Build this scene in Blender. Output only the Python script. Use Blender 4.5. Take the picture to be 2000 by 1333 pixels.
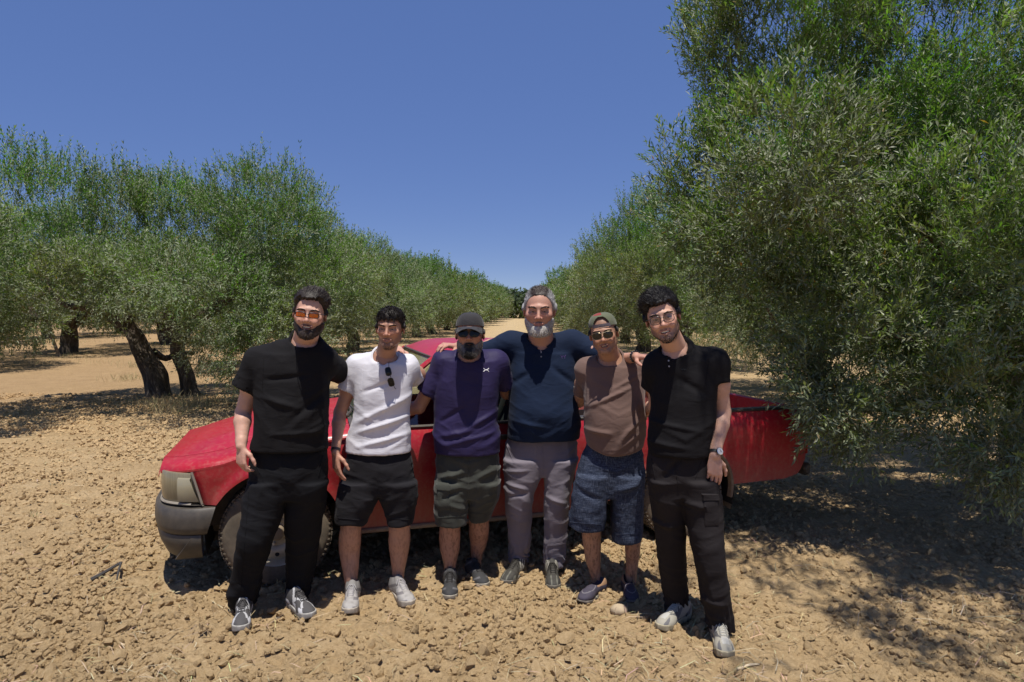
import bpy, math, random
import numpy as np
from mathutils import Vector, Matrix, Euler
from mathutils.bvhtree import BVHTree
for _o in list(bpy.data.objects):
    bpy.data.objects.remove(_o, do_unlink=True)
scene = bpy.context.scene
col = scene.collection
rad = math.radians
rng = np.random.default_rng(7)

# ------------------------------------------------------------------ camera, sky, sun
CAM_H = 1.70
PITCH = rad(2.856)
cam_d = bpy.data.cameras.new('camera'); cam = bpy.data.objects.new('camera', cam_d); col.objects.link(cam)
cam.location = (0, 0, CAM_H); cam.rotation_euler = (rad(90) - PITCH, 0, 0)
cam_d.lens = 24.0; cam_d.sensor_width = 36.0; cam_d.sensor_fit = 'HORIZONTAL'
cam_d.clip_start = 0.05; cam_d.clip_end = 3000
scene.camera = cam

SUN_EL, SUN_AZ = rad(76.5), rad(5)          # azimuth: degrees to the right of straight behind the camera
world = bpy.data.worlds.new("World"); scene.world = world; world.use_nodes = True
wn = world.node_tree.nodes; wl = world.node_tree.links
for n in list(wn): wn.remove(n)
sky = wn.new('ShaderNodeTexSky'); sky.sky_type = 'NISHITA'; sky.sun_disc = False
sky.sun_elevation = SUN_EL; sky.sun_rotation = rad(180) - SUN_AZ
sky.altitude = 3000; sky.air_density = 0.5; sky.dust_density = 0.0; sky.ozone_density = 3.0
bg = wn.new('ShaderNodeBackground'); bg.inputs['Strength'].default_value = 0.15
wo = wn.new('ShaderNodeOutputWorld')
hsv = wn.new('ShaderNodeHueSaturation'); hsv.inputs['Hue'].default_value = .526; hsv.inputs['Saturation'].default_value = 2.45; hsv.inputs['Value'].default_value = 2.0; gam = wn.new('ShaderNodeGamma'); gam.inputs[1].default_value = .28; wl.new(sky.outputs[0], gam.inputs[0]); wl.new(gam.outputs[0], hsv.inputs['Color']); wl.new(hsv.outputs[0], bg.inputs[0]); wl.new(bg.outputs[0], wo.inputs[0])
sun_d = bpy.data.lights.new('sun', 'SUN'); sun = bpy.data.objects.new('sun', sun_d); col.objects.link(sun)
sun_d.energy = 4.6; sun_d.angle = rad(0.53); sun_d.color = (1.0, 0.95, 0.86)
sdir = Vector((math.cos(SUN_EL) * math.sin(SUN_AZ), -math.cos(SUN_EL) * math.cos(SUN_AZ), math.sin(SUN_EL)))
sun.location = (0, -5, 20); sun.rotation_euler = sdir.to_track_quat('Z', 'Y').to_euler()
scene.view_settings.view_transform = 'Standard'; scene.view_settings.look = 'None'
scene.view_settings.exposure = 0.30; scene.view_settings.gamma = 1.0
scene.view_settings.use_curve_mapping = False
scene.render.engine = 'CYCLES'
scene.cycles.max_bounces = 6; scene.cycles.transparent_max_bounces = 6
scene.cycles.diffuse_bounces = 3; scene.cycles.glossy_bounces = 2; scene.cycles.transmission_bounces = 4
scene.cycles.caustics_reflective = False; scene.cycles.caustics_refractive = False

FPX = 2000 * 24.0 / 36.0
_f = np.array([0, math.cos(PITCH), -math.sin(PITCH)]); _u = np.array([0, math.sin(PITCH), math.cos(PITCH)])
def W(px, py, d):
    """the point at ground distance d that the camera sees at this spot"""
    r = np.array([1., 0, 0]) * ((px - 1000) / FPX) - _u * ((py - 666.5) / FPX) + _f
    return np.array([0, 0, CAM_H]) + r * (d / r[1])
def Gnd(px, py, z=0.0):
    r = np.array([1., 0, 0]) * ((px - 1000) / FPX) - _u * ((py - 666.5) / FPX) + _f
    return np.array([0, 0, CAM_H]) + r * ((z - CAM_H) / r[2])

# ------------------------------------------------------------------ noise
def _hash(ix, iy, iz, seed):
    h = (ix.astype(np.int64) * 374761393 + iy.astype(np.int64) * 668265263 + iz.astype(np.int64) * 2147483647 + seed * 1274126177) & 0xffffffff
    h = ((h ^ (h >> 13)) * 1274126177) & 0xffffffff
    return ((h ^ (h >> 16)) & 0xffff) / 65535.0
def vnoise(P, s=1.0, seed=0):
    P = np.asarray(P, dtype=np.float64) * s + 1000.0
    i = np.floor(P); f = P - i; i = i.astype(np.int64); f = f * f * f * (f * (f * 6 - 15) + 10)
    x, y, z = i[..., 0], i[..., 1], i[..., 2]; fx, fy, fz = f[..., 0], f[..., 1], f[..., 2]
    r = 0
    for dx in (0, 1):
        for dy in (0, 1):
            for dz in (0, 1):
                w = (fx if dx else 1 - fx) * (fy if dy else 1 - fy) * (fz if dz else 1 - fz)
                r = r + w * _hash(x + dx, y + dy, z + dz, seed)
    return r
def fbm(P, s=1.0, seed=0, o=4, g=0.5):
    r = 0; a = 1; t = 0
    for k in range(o):
        r = r + a * vnoise(P, s, seed + k * 17); t += a; a *= g; s *= 2.03
    return r / t
def ridge(P, s=1.0, seed=0, o=2):
    r = 0; a = 1; t = 0
    for k in range(o):
        r = r + a * (1 - np.abs(2 * vnoise(P, s, seed + k * 31) - 1)) ** 2; t += a; a *= .5; s *= 2.1
    return r / t
def sstep(a, b, x):
    t = np.clip((x - a) / (b - a), 0, 1); return t * t * (3 - 2 * t)

# ------------------------------------------------------------------ mesh helpers
def mesh_np(name, V, F, nper, colr=None, smooth=True, mat=None, attr='Col'):
    """V n x 3, F m x nper ints (or a list of such arrays)"""
    if not isinstance(F, list): F = [F]
    F = [np.asarray(f, dtype=np.int32) for f in F if len(f)]
    V = np.asarray(V, dtype=np.float32)
    me = bpy.data.meshes.new(name)
    me.vertices.add(len(V)); me.vertices.foreach_set('co', V.ravel())
    nl = sum(f.size for f in F); npoly = sum(len(f) for f in F)
    me.loops.add(nl); me.loops.foreach_set('vertex_index', np.concatenate([f.ravel() for f in F]))
    me.polygons.add(npoly)
    tot = np.concatenate([np.full(len(f), f.shape[1], dtype=np.int32) for f in F])
    st = np.concatenate([[0], np.cumsum(tot)[:-1]]).astype(np.int32)
    me.polygons.foreach_set('loop_start', st)
    me.polygons.foreach_set('use_smooth', np.full(npoly, smooth, dtype=bool))
    me.update(calc_edges=True); me.validate()
    if colr is not None:
        a = me.color_attributes.new(attr, 'FLOAT_COLOR', 'POINT')
        c = np.ones((len(V), 4), dtype=np.float32); colr = np.asarray(colr); c[:, :colr.shape[1]] = colr
        a.data.foreach_set('color', c.ravel())
    if mat: me.materials.append(mat)
    return me
def link(name, me, parent=None, loc=(0, 0, 0)):
    o = bpy.data.objects.new(name, me); col.objects.link(o)
    o.location = loc
    if parent is not None: o.parent = parent
    return o
def tag(o, label=None, cat=None, group=None, kind=None):
    if label: o['label'] = label
    if cat: o['category'] = cat
    if group: o['group'] = group
    if kind: o['kind'] = kind
    return o
def empty(name, loc=(0, 0, 0), rz=0):
    o = bpy.data.objects.new(name, None); col.objects.link(o); o.location = loc; o.rotation_euler = (0, 0, rz)
    o.empty_display_size = .2
    return o
def catmull(P, n):
    P = np.asarray(P, dtype=float); m = len(P)
    if m == 2: return P[0] + (P[1] - P[0]) * np.linspace(0, 1, n)[:, None]
    Q = np.vstack([2 * P[0] - P[1], P, 2 * P[-1] - P[-2]])
    t = np.linspace(0, m - 1 - 1e-9, n); i = t.astype(int); f = (t - i)[:, None]
    a, b, c, d = Q[i], Q[i + 1], Q[i + 2], Q[i + 3]
    return .5 * ((2 * b) + (c - a) * f + (2 * a - 5 * b + 4 * c - d) * f ** 2 + (3 * b - a - 3 * c + d) * f ** 3)
class MB:
    """collects polygons of several shapes into one mesh"""
    def __init__(s): s.V = []; s.F = {}; s.n = 0; s.C = []
    def add(s, V, F, c=None):
        V = np.asarray(V, float)
        F = np.asarray(F, int)
        s.V.append(V); s.F.setdefault(F.shape[1], []).append(F + s.n); s.n += len(V)
        s.C.append(np.tile(np.asarray(c if c is not None else (1, 1, 1), float), (len(V), 1)) if c is None or np.ndim(c) == 1 else np.asarray(c, float))
        return s
    def box(s, c, size, R=None, bev=0.0, col=None):
        hx, hy, hz = np.asarray(size, float) / 2
        b = min(bev, hx * .9, hy * .9, hz * .9)
        if b <= 0:
            V = np.array([[x, y, z] for x in (-hx, hx) for y in (-hy, hy) for z in (-hz, hz)])
            F = [[0, 1, 3, 2], [4, 6, 7, 5], [0, 4, 5, 1], [2, 3, 7, 6], [0, 2, 6, 4], [1, 5, 7, 3]]
            F = np.array(F)
        else:
            pts = []; idx = {}
            for sx in (-1, 1):
                for sy in (-1, 1):
                    for sz in (-1, 1):
                        for ax in range(3):
                            p = [sx * (hx - b), sy * (hy - b), sz * (hz - b)]; p[ax] = (sx, sy, sz)[ax] * (hx, hy, hz)[ax]
                            idx[(sx, sy, sz, ax)] = len(pts); pts.append(p)
            V = np.array(pts); F = []; T = []
            for ax in range(3):
                o1, o2 = [(1, 2), (2, 0), (0, 1)][ax]
                for sg in (-1, 1):
                    q = []
                    for a_, b_ in ((-1, -1), (1, -1), (1, 1), (-1, 1)):
                        k = [0, 0, 0]; k[ax] = sg; k[o1] = a_; k[o2] = b_; q.append(idx[(*k, ax)])
                    F.append(q if sg > 0 else q[::-1])
            for ax in range(3):
                o1, o2 = [(1, 2), (2, 0), (0, 1)][ax]
                for a_ in (-1, 1):
                    for b_ in (-1, 1):
                        k1 = [0, 0, 0]; k1[o1] = a_; k1[o2] = b_; k2 = list(k1); k1[ax] = -1; k2[ax] = 1
                        q = [idx[(*k1, o1)], idx[(*k2, o1)], idx[(*k2, o2)], idx[(*k1, o2)]]
                        F.append(q if a_ * b_ < 0 else q[::-1])
            F = np.array(F)
            for sx in (-1, 1):
                for sy in (-1, 1):
                    for sz in (-1, 1):
                        q = [idx[(sx, sy, sz, 0)], idx[(sx, sy, sz, 1)], idx[(sx, sy, sz, 2)]]
                        T.append(q if sx * sy * sz > 0 else q[::-1])
        if R is not None: V = V @ np.asarray(R, float).T
        V = V + np.asarray(c, float)
        n0 = s.n; s.add(V, F, col)
        if b > 0: s.F.setdefault(3, []).append(np.array(T) + n0)
        return s
    def tube(s, P, r, seg=8, cap=True, col=None, n=None, flat=1.0):
        P = np.asarray(P, float)
        r = np.broadcast_to(np.asarray(r, float), (len(P),)) if np.ndim(r) else np.full(len(P), float(r))
        if n:
            r = np.interp(np.linspace(0, len(P) - 1, n), np.arange(len(P)), r); P = catmull(P, n)
        T = np.gradient(P, axis=0); T /= np.linalg.norm(T, axis=1)[:, None] + 1e-12
        up = np.array([0, 0, 1.]) if abs(T[0][2]) < .9 else np.array([0, 1., 0])
        A = []; 
        for t in T:
            a = np.cross(t, up); a /= np.linalg.norm(a) + 1e-12; up = np.cross(a, t); A.append((a, up.copy()))
        th = np.linspace(0, 2 * np.pi, seg, endpoint=False)
        V = np.concatenate([P[i] + r[i] * (np.cos(th)[:, None] * A[i][0] + flat * np.sin(th)[:, None] * A[i][1]) for i in range(len(P))])
        F = [[i * seg + j, i * seg + (j + 1) % seg, (i + 1) * seg + (j + 1) % seg, (i + 1) * seg + j] for i in range(len(P) - 1) for j in range(seg)]
        n0 = s.n; s.add(V, F, col)
        if cap:
            m = len(P)
            s.V.append(np.array([P[0], P[-1]])); s.C.append(np.tile(s.C[-1][:1], (2, 1))); k = s.n; s.n += 2
            T3 = [[k, n0 + (j + 1) % seg, n0 + j] for j in range(seg)] + [[k + 1, n0 + (m - 1) * seg + j, n0 + (m - 1) * seg + (j + 1) % seg] for j in range(seg)]
            s.F.setdefault(3, []).append(np.array(T3))
        return s
    def grid(s, P, col=None, closed=False):
        """P: a x b x 3"""
        a, b = P.shape[:2]
        i, j = np.meshgrid(np.arange(a - 1), np.arange(b if closed else b - 1), indexing='ij'); j2 = (j + 1) % b
        F = np.stack([i * b + j, (i + 1) * b + j, (i + 1) * b + j2, i * b + j2], -1).reshape(-1, 4)
        s.add(P.reshape(-1, 3), F, col); return s
    def lathe(s, prof, c, axis, seg=32, col=None):
        """prof: (along axis, radius)"""
        ax = np.asarray(axis, float); ax /= np.linalg.norm(ax)
        a = np.cross(ax, [0, 0, 1.]); a = a if np.linalg.norm(a) > .1 else np.cross(ax, [0, 1., 0]); a /= np.linalg.norm(a); b = np.cross(ax, a)
        th = np.linspace(0, 2 * np.pi, seg, endpoint=False)
        P = np.stack([np.asarray(c) + ax * h + r * (np.cos(th)[:, None] * a + np.sin(th)[:, None] * b) for h, r in prof])
        return s.grid(P, col, closed=True)
    def ball(s, c, r, R=None, n=12, col=None):
        r = np.broadcast_to(np.asarray(r, float), (3,))
        ph = np.linspace(0, np.pi, n); th = np.linspace(0, 2 * np.pi, 2 * n, endpoint=False)
        P = np.stack([np.outer(np.sin(ph), np.cos(th)), np.outer(np.sin(ph), np.sin(th)), np.outer(np.cos(ph), np.ones_like(th))], -1) * r
        if R is not None: P = P @ np.asarray(R, float).T
        return s.grid(P[::-1] + np.asarray(c, float), col, closed=True)
    def build(s, name, mat, parent=None, base=(0, 0, 0), smooth=True, M=None, colr=False):
        V = np.concatenate(s.V)
        if M is not None:
            M = np.asarray(M, float); V = V @ M[:3, :3].T + M[:3, 3]
        V = V - np.asarray(base, float)
        me = mesh_np(name, V, [np.concatenate(f) for f in s.F.values()], 0, np.concatenate(s.C) if colr else None, smooth, mat)
        if smooth:
            try: me.set_sharp_from_angle(angle=rad(42))
            except Exception: pass
        return link(name, me, parent)

# ------------------------------------------------------------------ distance fields -> surface
class Field:
    def __init__(s, lo, hi, h):
        s.lo = np.asarray(lo, float); s.h = h
        s.n = np.ceil((np.asarray(hi, float) - s.lo) / h).astype(int) + 1
        s.ax = [s.lo[i] + h * np.arange(s.n[i]) for i in range(3)]
        s.a = np.full(s.n, 0.5, dtype=np.float32)
    def _sl(s, lo, hi):
        sl = []
        for i in range(3):
            a = int(np.clip(np.floor((lo[i] - s.lo[i]) / s.h), 0, s.n[i])); b = int(np.clip(np.ceil((hi[i] - s.lo[i]) / s.h) + 1, 0, s.n[i])); sl.append(slice(a, b))
        return tuple(sl)
    def op(s, fn, lo, hi, k, sub=False):
        m = k + 3 * s.h
        sl = s._sl(np.asarray(lo) - m, np.asarray(hi) + m)
        if any(q.stop <= q.start for q in sl): return s
        x = s.ax[0][sl[0]][:, None, None]; y = s.ax[1][sl[1]][None, :, None]; z = s.ax[2][sl[2]][None, None, :]
        d = fn(x, y, z).astype(np.float32); A = s.a[sl]
        if sub:
            d = -d; h = np.clip(.5 - .5 * (A - d) / k, 0, 1); A[...] = A * (1 - h) + d * h + k * h * (1 - h)
        else:
            h = np.clip(.5 + .5 * (A - d) / k, 0, 1); A[...] = A * (1 - h) + d * h - k * h * (1 - h)
        return s
    def cone(s, a, b, ra, rb, k=.01, sub=False):
        a = np.asarray(a, float); b = np.asarray(b, float); ba = b - a; L = ba @ ba + 1e-12; r = max(ra, rb)
        def fn(x, y, z):
            t = np.clip(((x - a[0]) * ba[0] + (y - a[1]) * ba[1] + (z - a[2]) * ba[2]) / L, 0, 1)
            return np.sqrt((x - a[0] - t * ba[0]) ** 2 + (y - a[1] - t * ba[1]) ** 2 + (z - a[2] - t * ba[2]) ** 2) - (ra + (rb - ra) * t)
        return s.op(fn, np.minimum(a, b) - r, np.maximum(a, b) + r, k, sub)
    def ell(s, c, r, k=.01, R=None, sub=False):
        c = np.asarray(c, float); r = np.broadcast_to(np.asarray(r, float), (3,)); m = max(r)
        R = np.eye(3) if R is None else np.asarray(R, float)
        ext = np.sqrt(((R * r) ** 2).sum(1))
        def fn(x, y, z):
            x, y, z = x - c[0], y - c[1], z - c[2]
            p = [R[0, i] * x + R[1, i] * y + R[2, i] * z for i in range(3)]
            k0 = np.sqrt(sum((p[i] / r[i]) ** 2 for i in range(3))); k1 = np.sqrt(sum((p[i] / r[i] ** 2) ** 2 for i in range(3))) + 1e-9
            return k0 * (k0 - 1) / k1
        return s.op(fn, c - ext, c + ext, k, sub)
    def loft(s, secs, k=.02, sub=False, grow=0.0, cut=True, z0=None, z1=None, p=2.3):
        """secs: rows (z, cx, cy, a, b)"""
        S = np.array(sorted([list(q) for q in secs])); n = 8 * len(S)
        D = catmull(S, n); D = D[np.argsort(D[:, 0])]
        lo = D[:, 0].min() if z0 is None else z0; hi = D[:, 0].max() if z1 is None else z1
        def fn(x, y, z):
            zz = z.ravel(); I = [np.interp(zz, D[:, 0], D[:, i])[None, None, :] for i in range(1, 5)]
            a = I[2] + grow; b = I[3] + grow
            X = np.abs(x - I[0]) / a; Y = np.abs(y - I[1]) / b
            k0 = (X ** p + Y ** p) ** (1 / p) + 1e-6
            k1 = np.sqrt((X / a) ** 2 + (Y / b) ** 2) + 1e-6
            kk = np.sqrt(X ** 2 + Y ** 2) + 1e-6
            d = (k0 - 1) * kk / k1
            if cut: d = np.maximum(d, np.maximum(z - hi, lo - z))
            return d
        ar = S[:, 3].max() + grow; br = S[:, 4].max() + grow
        return s.op(fn, [(S[:, 1] - ar).min(), (S[:, 2] - br).min(), lo], [(S[:, 1] + ar).max(), (S[:, 2] + br).max(), hi], k, sub)
    def cutplane(s, pt, nrm, k=.004):
        """removes what lies on the side the normal points to"""
        pt = np.asarray(pt, float); nrm = np.asarray(nrm, float); nrm = nrm / np.linalg.norm(nrm)
        x = s.ax[0][:, None, None]; y = s.ax[1][None, :, None]; z = s.ax[2][None, None, :]
        d = ((x - pt[0]) * nrm[0] + (y - pt[1]) * nrm[1] + (z - pt[2]) * nrm[2]).astype(np.float32)
        h = np.clip(.5 - .5 * (s.a - d) / k, 0, 1); s.a = s.a * (1 - h) + d * h + k * h * (1 - h)
        return s
    def grids(s):
        return s.ax[0][:, None, None], s.ax[1][None, :, None], s.ax[2][None, None, :]
    def surf(s, arr=None):
        A = s.a if arr is None else arr
        I = (A < 0)
        nx, ny, nz = A.shape
        cnt = np.zeros((nx - 1, ny - 1, nz - 1), dtype=np.uint8)
        for dx in (0, 1):
            for dy in (0, 1):
                for dz in (0, 1): cnt += I[dx:nx - 1 + dx, dy:ny - 1 + dy, dz:nz - 1 + dz]
        act = (cnt > 0) & (cnt < 8)
        ci, cj, ck = np.nonzero(act)
        idx = np.full(act.shape, -1, dtype=np.int32); idx[ci, cj, ck] = np.arange(len(ci))
        acc = np.zeros((len(ci), 3)); num = np.zeros(len(ci))
        C = [(dx, dy, dz) for dx in (0, 1) for dy in (0, 1) for dz in (0, 1)]
        for a in C:
            for b in C:
                if sum(abs(a[i] - b[i]) for i in range(3)) != 1 or a > b: continue
                va = A[ci + a[0], cj + a[1], ck + a[2]]; vb = A[ci + b[0], cj + b[1], ck + b[2]]
                m = (va < 0) != (vb < 0)
                t = np.where(m, va / np.where(m, va - vb, 1), 0)
                t = np.where(np.abs(va - vb) > .2, .5, t)
                pa = np.array(a, float); pb = np.array(b, float)
                acc += (pa + (pb - pa) * t[:, None]) * m[:, None]; num += m
        V = (np.stack([ci, cj, ck], 1) + acc / num[:, None]) * s.h + s.lo
        F = []
        for ax in range(3):
            sl0 = [slice(None)] * 3; sl1 = [slice(None)] * 3; sl0[ax] = slice(0, -1); sl1[ax] = slice(1, None)
            a = I[tuple(sl0)]; b = I[tuple(sl1)]; ch = a != b
            e = np.array(np.nonzero(ch)).T
            o1, o2 = [(1, 2), (2, 0), (0, 1)][ax]
            ok = (e[:, o1] > 0) & (e[:, o2] > 0) & (e[:, o1] < A.shape[o1] - 1) & (e[:, o2] < A.shape[o2] - 1); e = e[ok]
            q = []
            for d1, d2 in ((-1, -1), (0, -1), (0, 0), (-1, 0)):
                f = e.copy(); f[:, o1] += d1; f[:, o2] += d2; q.append(idx[f[:, 0], f[:, 1], f[:, 2]])
            q = np.stack(q, 1); ins = a[e[:, 0], e[:, 1], e[:, 2]]
            q[~ins] = q[~ins][:, ::-1]; F.append(q)
        F = np.concatenate(F)
        return V, F[(F >= 0).all(1)]
def normals(V, F):
    n = np.cross(V[F[:, 2]] - V[F[:, 0]], V[F[:, 3]] - V[F[:, 1]])
    N = np.zeros_like(V)
    for i in range(F.shape[1]):
        for c in range(3): N[:, c] += np.bincount(F[:, i], n[:, c], len(V))
    return N / (np.linalg.norm(N, axis=1)[:, None] + 1e-12)
def relax(V, F, it=1, w=.5):
    for _ in range(it):
        S = np.zeros_like(V); c = np.zeros(len(V))
        for i in range(4):
            j = F[:, (i + 1) % 4]
            for q in range(3): S[:, q] += np.bincount(F[:, i], V[j, q], len(V)) + np.bincount(j, V[F[:, i], q], len(V))
            c += np.bincount(F[:, i], minlength=len(V)) + np.bincount(j, minlength=len(V))
        V = V * (1 - w) + w * S / np.maximum(c, 1)[:, None]
    return V

# ------------------------------------------------------------------ materials
def srgb(*c):
    c = np.array(c, float) / 255; return tuple(np.where(c <= .04045, c / 12.92, ((c + .055) / 1.055) ** 2.4))
class NT:
    def __init__(s, name):
        s.m = bpy.data.materials.new(name); s.m.use_nodes = True; s.n = s.m.node_tree.nodes; s.l = s.m.node_tree.links
        s.b = s.n['Principled BSDF']; s.out = s.n['Material Output']
    def new(s, t, **kw):
        n = s.n.new(t)
        for k, v in kw.items():
            if k.startswith('i_'): n.inputs[k[2:].replace('_', ' ')].default_value = v
            else: setattr(n, k, v)
        return n
    def noise(s, scale, detail=4, rough=.55, vec=None, dist=0):
        n = s.new('ShaderNodeTexNoise'); n.inputs['Scale'].default_value = scale; n.inputs['Detail'].default_value = detail
        n.inputs['Roughness'].default_value = rough; n.inputs['Distortion'].default_value = dist
        s.l.new(vec if vec else s.coord(), n.inputs['Vector']); return n.outputs['Fac']
    def coord(s, k='Object', sc=None):
        if not hasattr(s, '_tc'): s._tc = s.new('ShaderNodeTexCoord')
        o = s._tc.outputs[k]
        if sc:
            m = s.new('ShaderNodeMapping'); m.inputs['Scale'].default_value = sc; s.l.new(o, m.inputs[0]); return m.outputs[0]
        return o
    def ramp(s, fac, stops):
        r = s.new('ShaderNodeValToRGB'); e = r.color_ramp.elements
        while len(e) < len(stops): e.new(.5)
        for i, (p, c) in enumerate(stops):
            e[i].position = p; e[i].color = (*c, 1) if len(c) == 3 else c
        s.l.new(fac, r.inputs[0]); return r.outputs[0]
    def mix(s, fac, a, b, mode='MIX'):
        m = s.new('ShaderNodeMix', data_type='RGBA', blend_type=mode)
        for k, v in ((0, fac), (6, a), (7, b)):
            if hasattr(v, 'default_value') or hasattr(v, 'is_linked'): s.l.new(v, m.inputs[k])
            else: m.inputs[k].default_value = v if k == 0 else (*v[:3], 1)
        return m.outputs[2]
    def math(s, op, a, b=None, clamp=False):
        m = s.new('ShaderNodeMath', operation=op, use_clamp=clamp)
        for k, v in ((0, a), (1, b)):
            if v is None: continue
            if hasattr(v, 'is_linked'): s.l.new(v, m.inputs[k])
            else: m.inputs[k].default_value = v
        return m.outputs[0]
    def attr(s, name='Col'):
        a = s.new('ShaderNodeAttribute'); a.attribute_name = name; return a.outputs['Color']
    def bump(s, h, strength=.3, dist=.01):
        b = s.new('ShaderNodeBump'); b.inputs['Strength'].default_value = strength; b.inputs['Distance'].default_value = dist
        s.l.new(h, b.inputs['Height']); s.l.new(b.outputs[0], s.b.inputs['Normal']); return b
    def set(s, **kw):
        nm = dict(base='Base Color', rough='Roughness', metal='Metallic', spec='Specular IOR Level', trans='Transmission Weight', alpha='Alpha',
                  sss='Subsurface Weight', sheen='Sheen Weight', coat='Coat Weight', ior='IOR', coatr='Coat Roughness')
        for k, v in kw.items():
            i = s.b.inputs[nm[k]]
            if hasattr(v, 'is_linked'): s.l.new(v, i)
            else: i.default_value = (*v, 1) if k == 'base' and len(v) == 3 else v
        return s
def simple(name, c, rough=.6, metal=0, spec=.5, var=.12, bscale=0, bstr=.15, vscale=30, **kw):
    t = NT(name); t.set(rough=rough, metal=metal, spec=spec, **kw)
    n = t.noise(vscale, 4)
    t.set(base=t.ramp(n, [(.3, tuple(x * (1 - var) for x in c)), (.7, tuple(min(1, x * (1 + var)) for x in c))]))
    if bscale: t.bump(t.noise(bscale, 3), bstr, .003)
    return t.m
def cloth(name, c, weave=900, wstr=.25, crease=.28, rough=.88, var=.1, sheen=.15, cscale=11):
    t = NT(name); t.set(rough=rough, spec=.2, sheen=sheen)
    n = t.noise(9, 5)
    t.set(base=t.ramp(n, [(.3, tuple(x * (1 - var) for x in c)), (.7, tuple(min(1, x * (1 + var)) for x in c))]))
    h = t.math('ADD', t.math('MULTIPLY', t.noise(cscale, 3, .45, t.coord('Object', (1, 1, 2.2)), 1.2), crease), t.math('MULTIPLY', t.noise(weave, 2), wstr * .1))
    t.bump(h, .55, .018)
    return t.m

def thin_glass(name, tint, refl, body=None, k=0.0):
    """a thin clear pane: tinted see-through with a mirror share that grows at grazing angles"""
    t = NT(name); tr = t.new('ShaderNodeBsdfTransparent'); tr.inputs[0].default_value = (*tint, 1)
    gl = t.new('ShaderNodeBsdfGlossy'); gl.inputs['Roughness'].default_value = .03
    lw = t.new('ShaderNodeLayerWeight'); lw.inputs[0].default_value = .35; f = t.math('ADD', t.math('MULTIPLY', lw.outputs['Fresnel'], .5), refl * .5, True)
    m = t.new('ShaderNodeMixShader'); t.l.new(f, m.inputs[0]); t.l.new(tr.outputs[0], m.inputs[1]); t.l.new(gl.outputs[0], m.inputs[2]); o = m.outputs[0]
    if body:
        d = t.new('ShaderNodeBsdfTranslucent'); d.inputs[0].default_value = (*body, 1); d2 = t.new('ShaderNodeBsdfDiffuse'); d2.inputs[0].default_value = (*body, 1)
        a = t.new('ShaderNodeMixShader'); a.inputs[0].default_value = .5; t.l.new(d.outputs[0], a.inputs[1]); t.l.new(d2.outputs[0], a.inputs[2])
        m2 = t.new('ShaderNodeMixShader'); m2.inputs[0].default_value = k; t.l.new(o, m2.inputs[1]); t.l.new(a.outputs[0], m2.inputs[2]); o = m2.outputs[0]
    t.l.new(o, t.out.inputs[0]); return t.m

# ================================================================== ground
def terrain(x, y):
    x = np.asarray(x, float); y = np.asarray(y, float)
    z = 2.6 * sstep(100, 260, y) + 0 * x
    P = np.stack([x, y, 0 * x], -1)
    near = sstep(-6, 1.5, y) * sstep(60, 20, y)
    z = z + .05 * (vnoise(P, .35, 3) - .5) * sstep(5.5, 9, y)
    z = z + .18 * (vnoise(P, .09, 4) - .5) * sstep(9, 18, y)
    return z
def soil_relief(x, y):
    P = np.stack([x, y, 0 * x], -1); far = sstep(16, 6, y)
    a = ridge(P + .15 * fbm(P, 3, 8, 2)[..., None], 6.5, 21, 3); b = fbm(P, 15, 31, 3)
    c = np.clip(vnoise(P * np.array([1, 1, 1]), 22, 41) - .45, 0, 1)
    e = ridge(P + .06 * b[..., None], 15, 91, 2)
    return ((.058 * (a - .35) + .046 * (b - .5) + .038 * (e - .4) * far) * (.5 + .5 * far) + .060 * c * far * (.3 + vnoise(P, .8, 55)) - .014) * (.55 + .45 * sstep(.8, -.6, x - .0 * y) + .45 * sstep(8, 12, y) * sstep(-.6, .8, x))
def axis(dense_lo, dense_hi, step, lo, hi, g):
    A = list(np.arange(dense_lo, dense_hi, step)); s = step
    while A[-1] < hi: s *= g; A.append(A[-1] + s)
    s = step; B = [A[0]]
    while B[-1] > lo: s *= g; B.append(B[-1] - s)
    return np.array(B[:0:-1] + A)
xs_ = axis(-4.4, 4.2, .034, -700, 700, 1.09); ys_ = axis(2.3, 7.4, .033, -30, 900, 1.042)
GX, GY = np.meshgrid(xs_, ys_, indexing='ij'); GZ = terrain(GX, GY) + soil_relief(GX, GY)
nx_, ny_ = GX.shape; i_, j_ = np.meshgrid(np.arange(nx_ - 1), np.arange(ny_ - 1), indexing='ij')
F_ = np.stack([i_ * ny_ + j_, (i_ + 1) * ny_ + j_, (i_ + 1) * ny_ + j_ + 1, i_ * ny_ + j_ + 1], -1).reshape(-1, 4)
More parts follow.
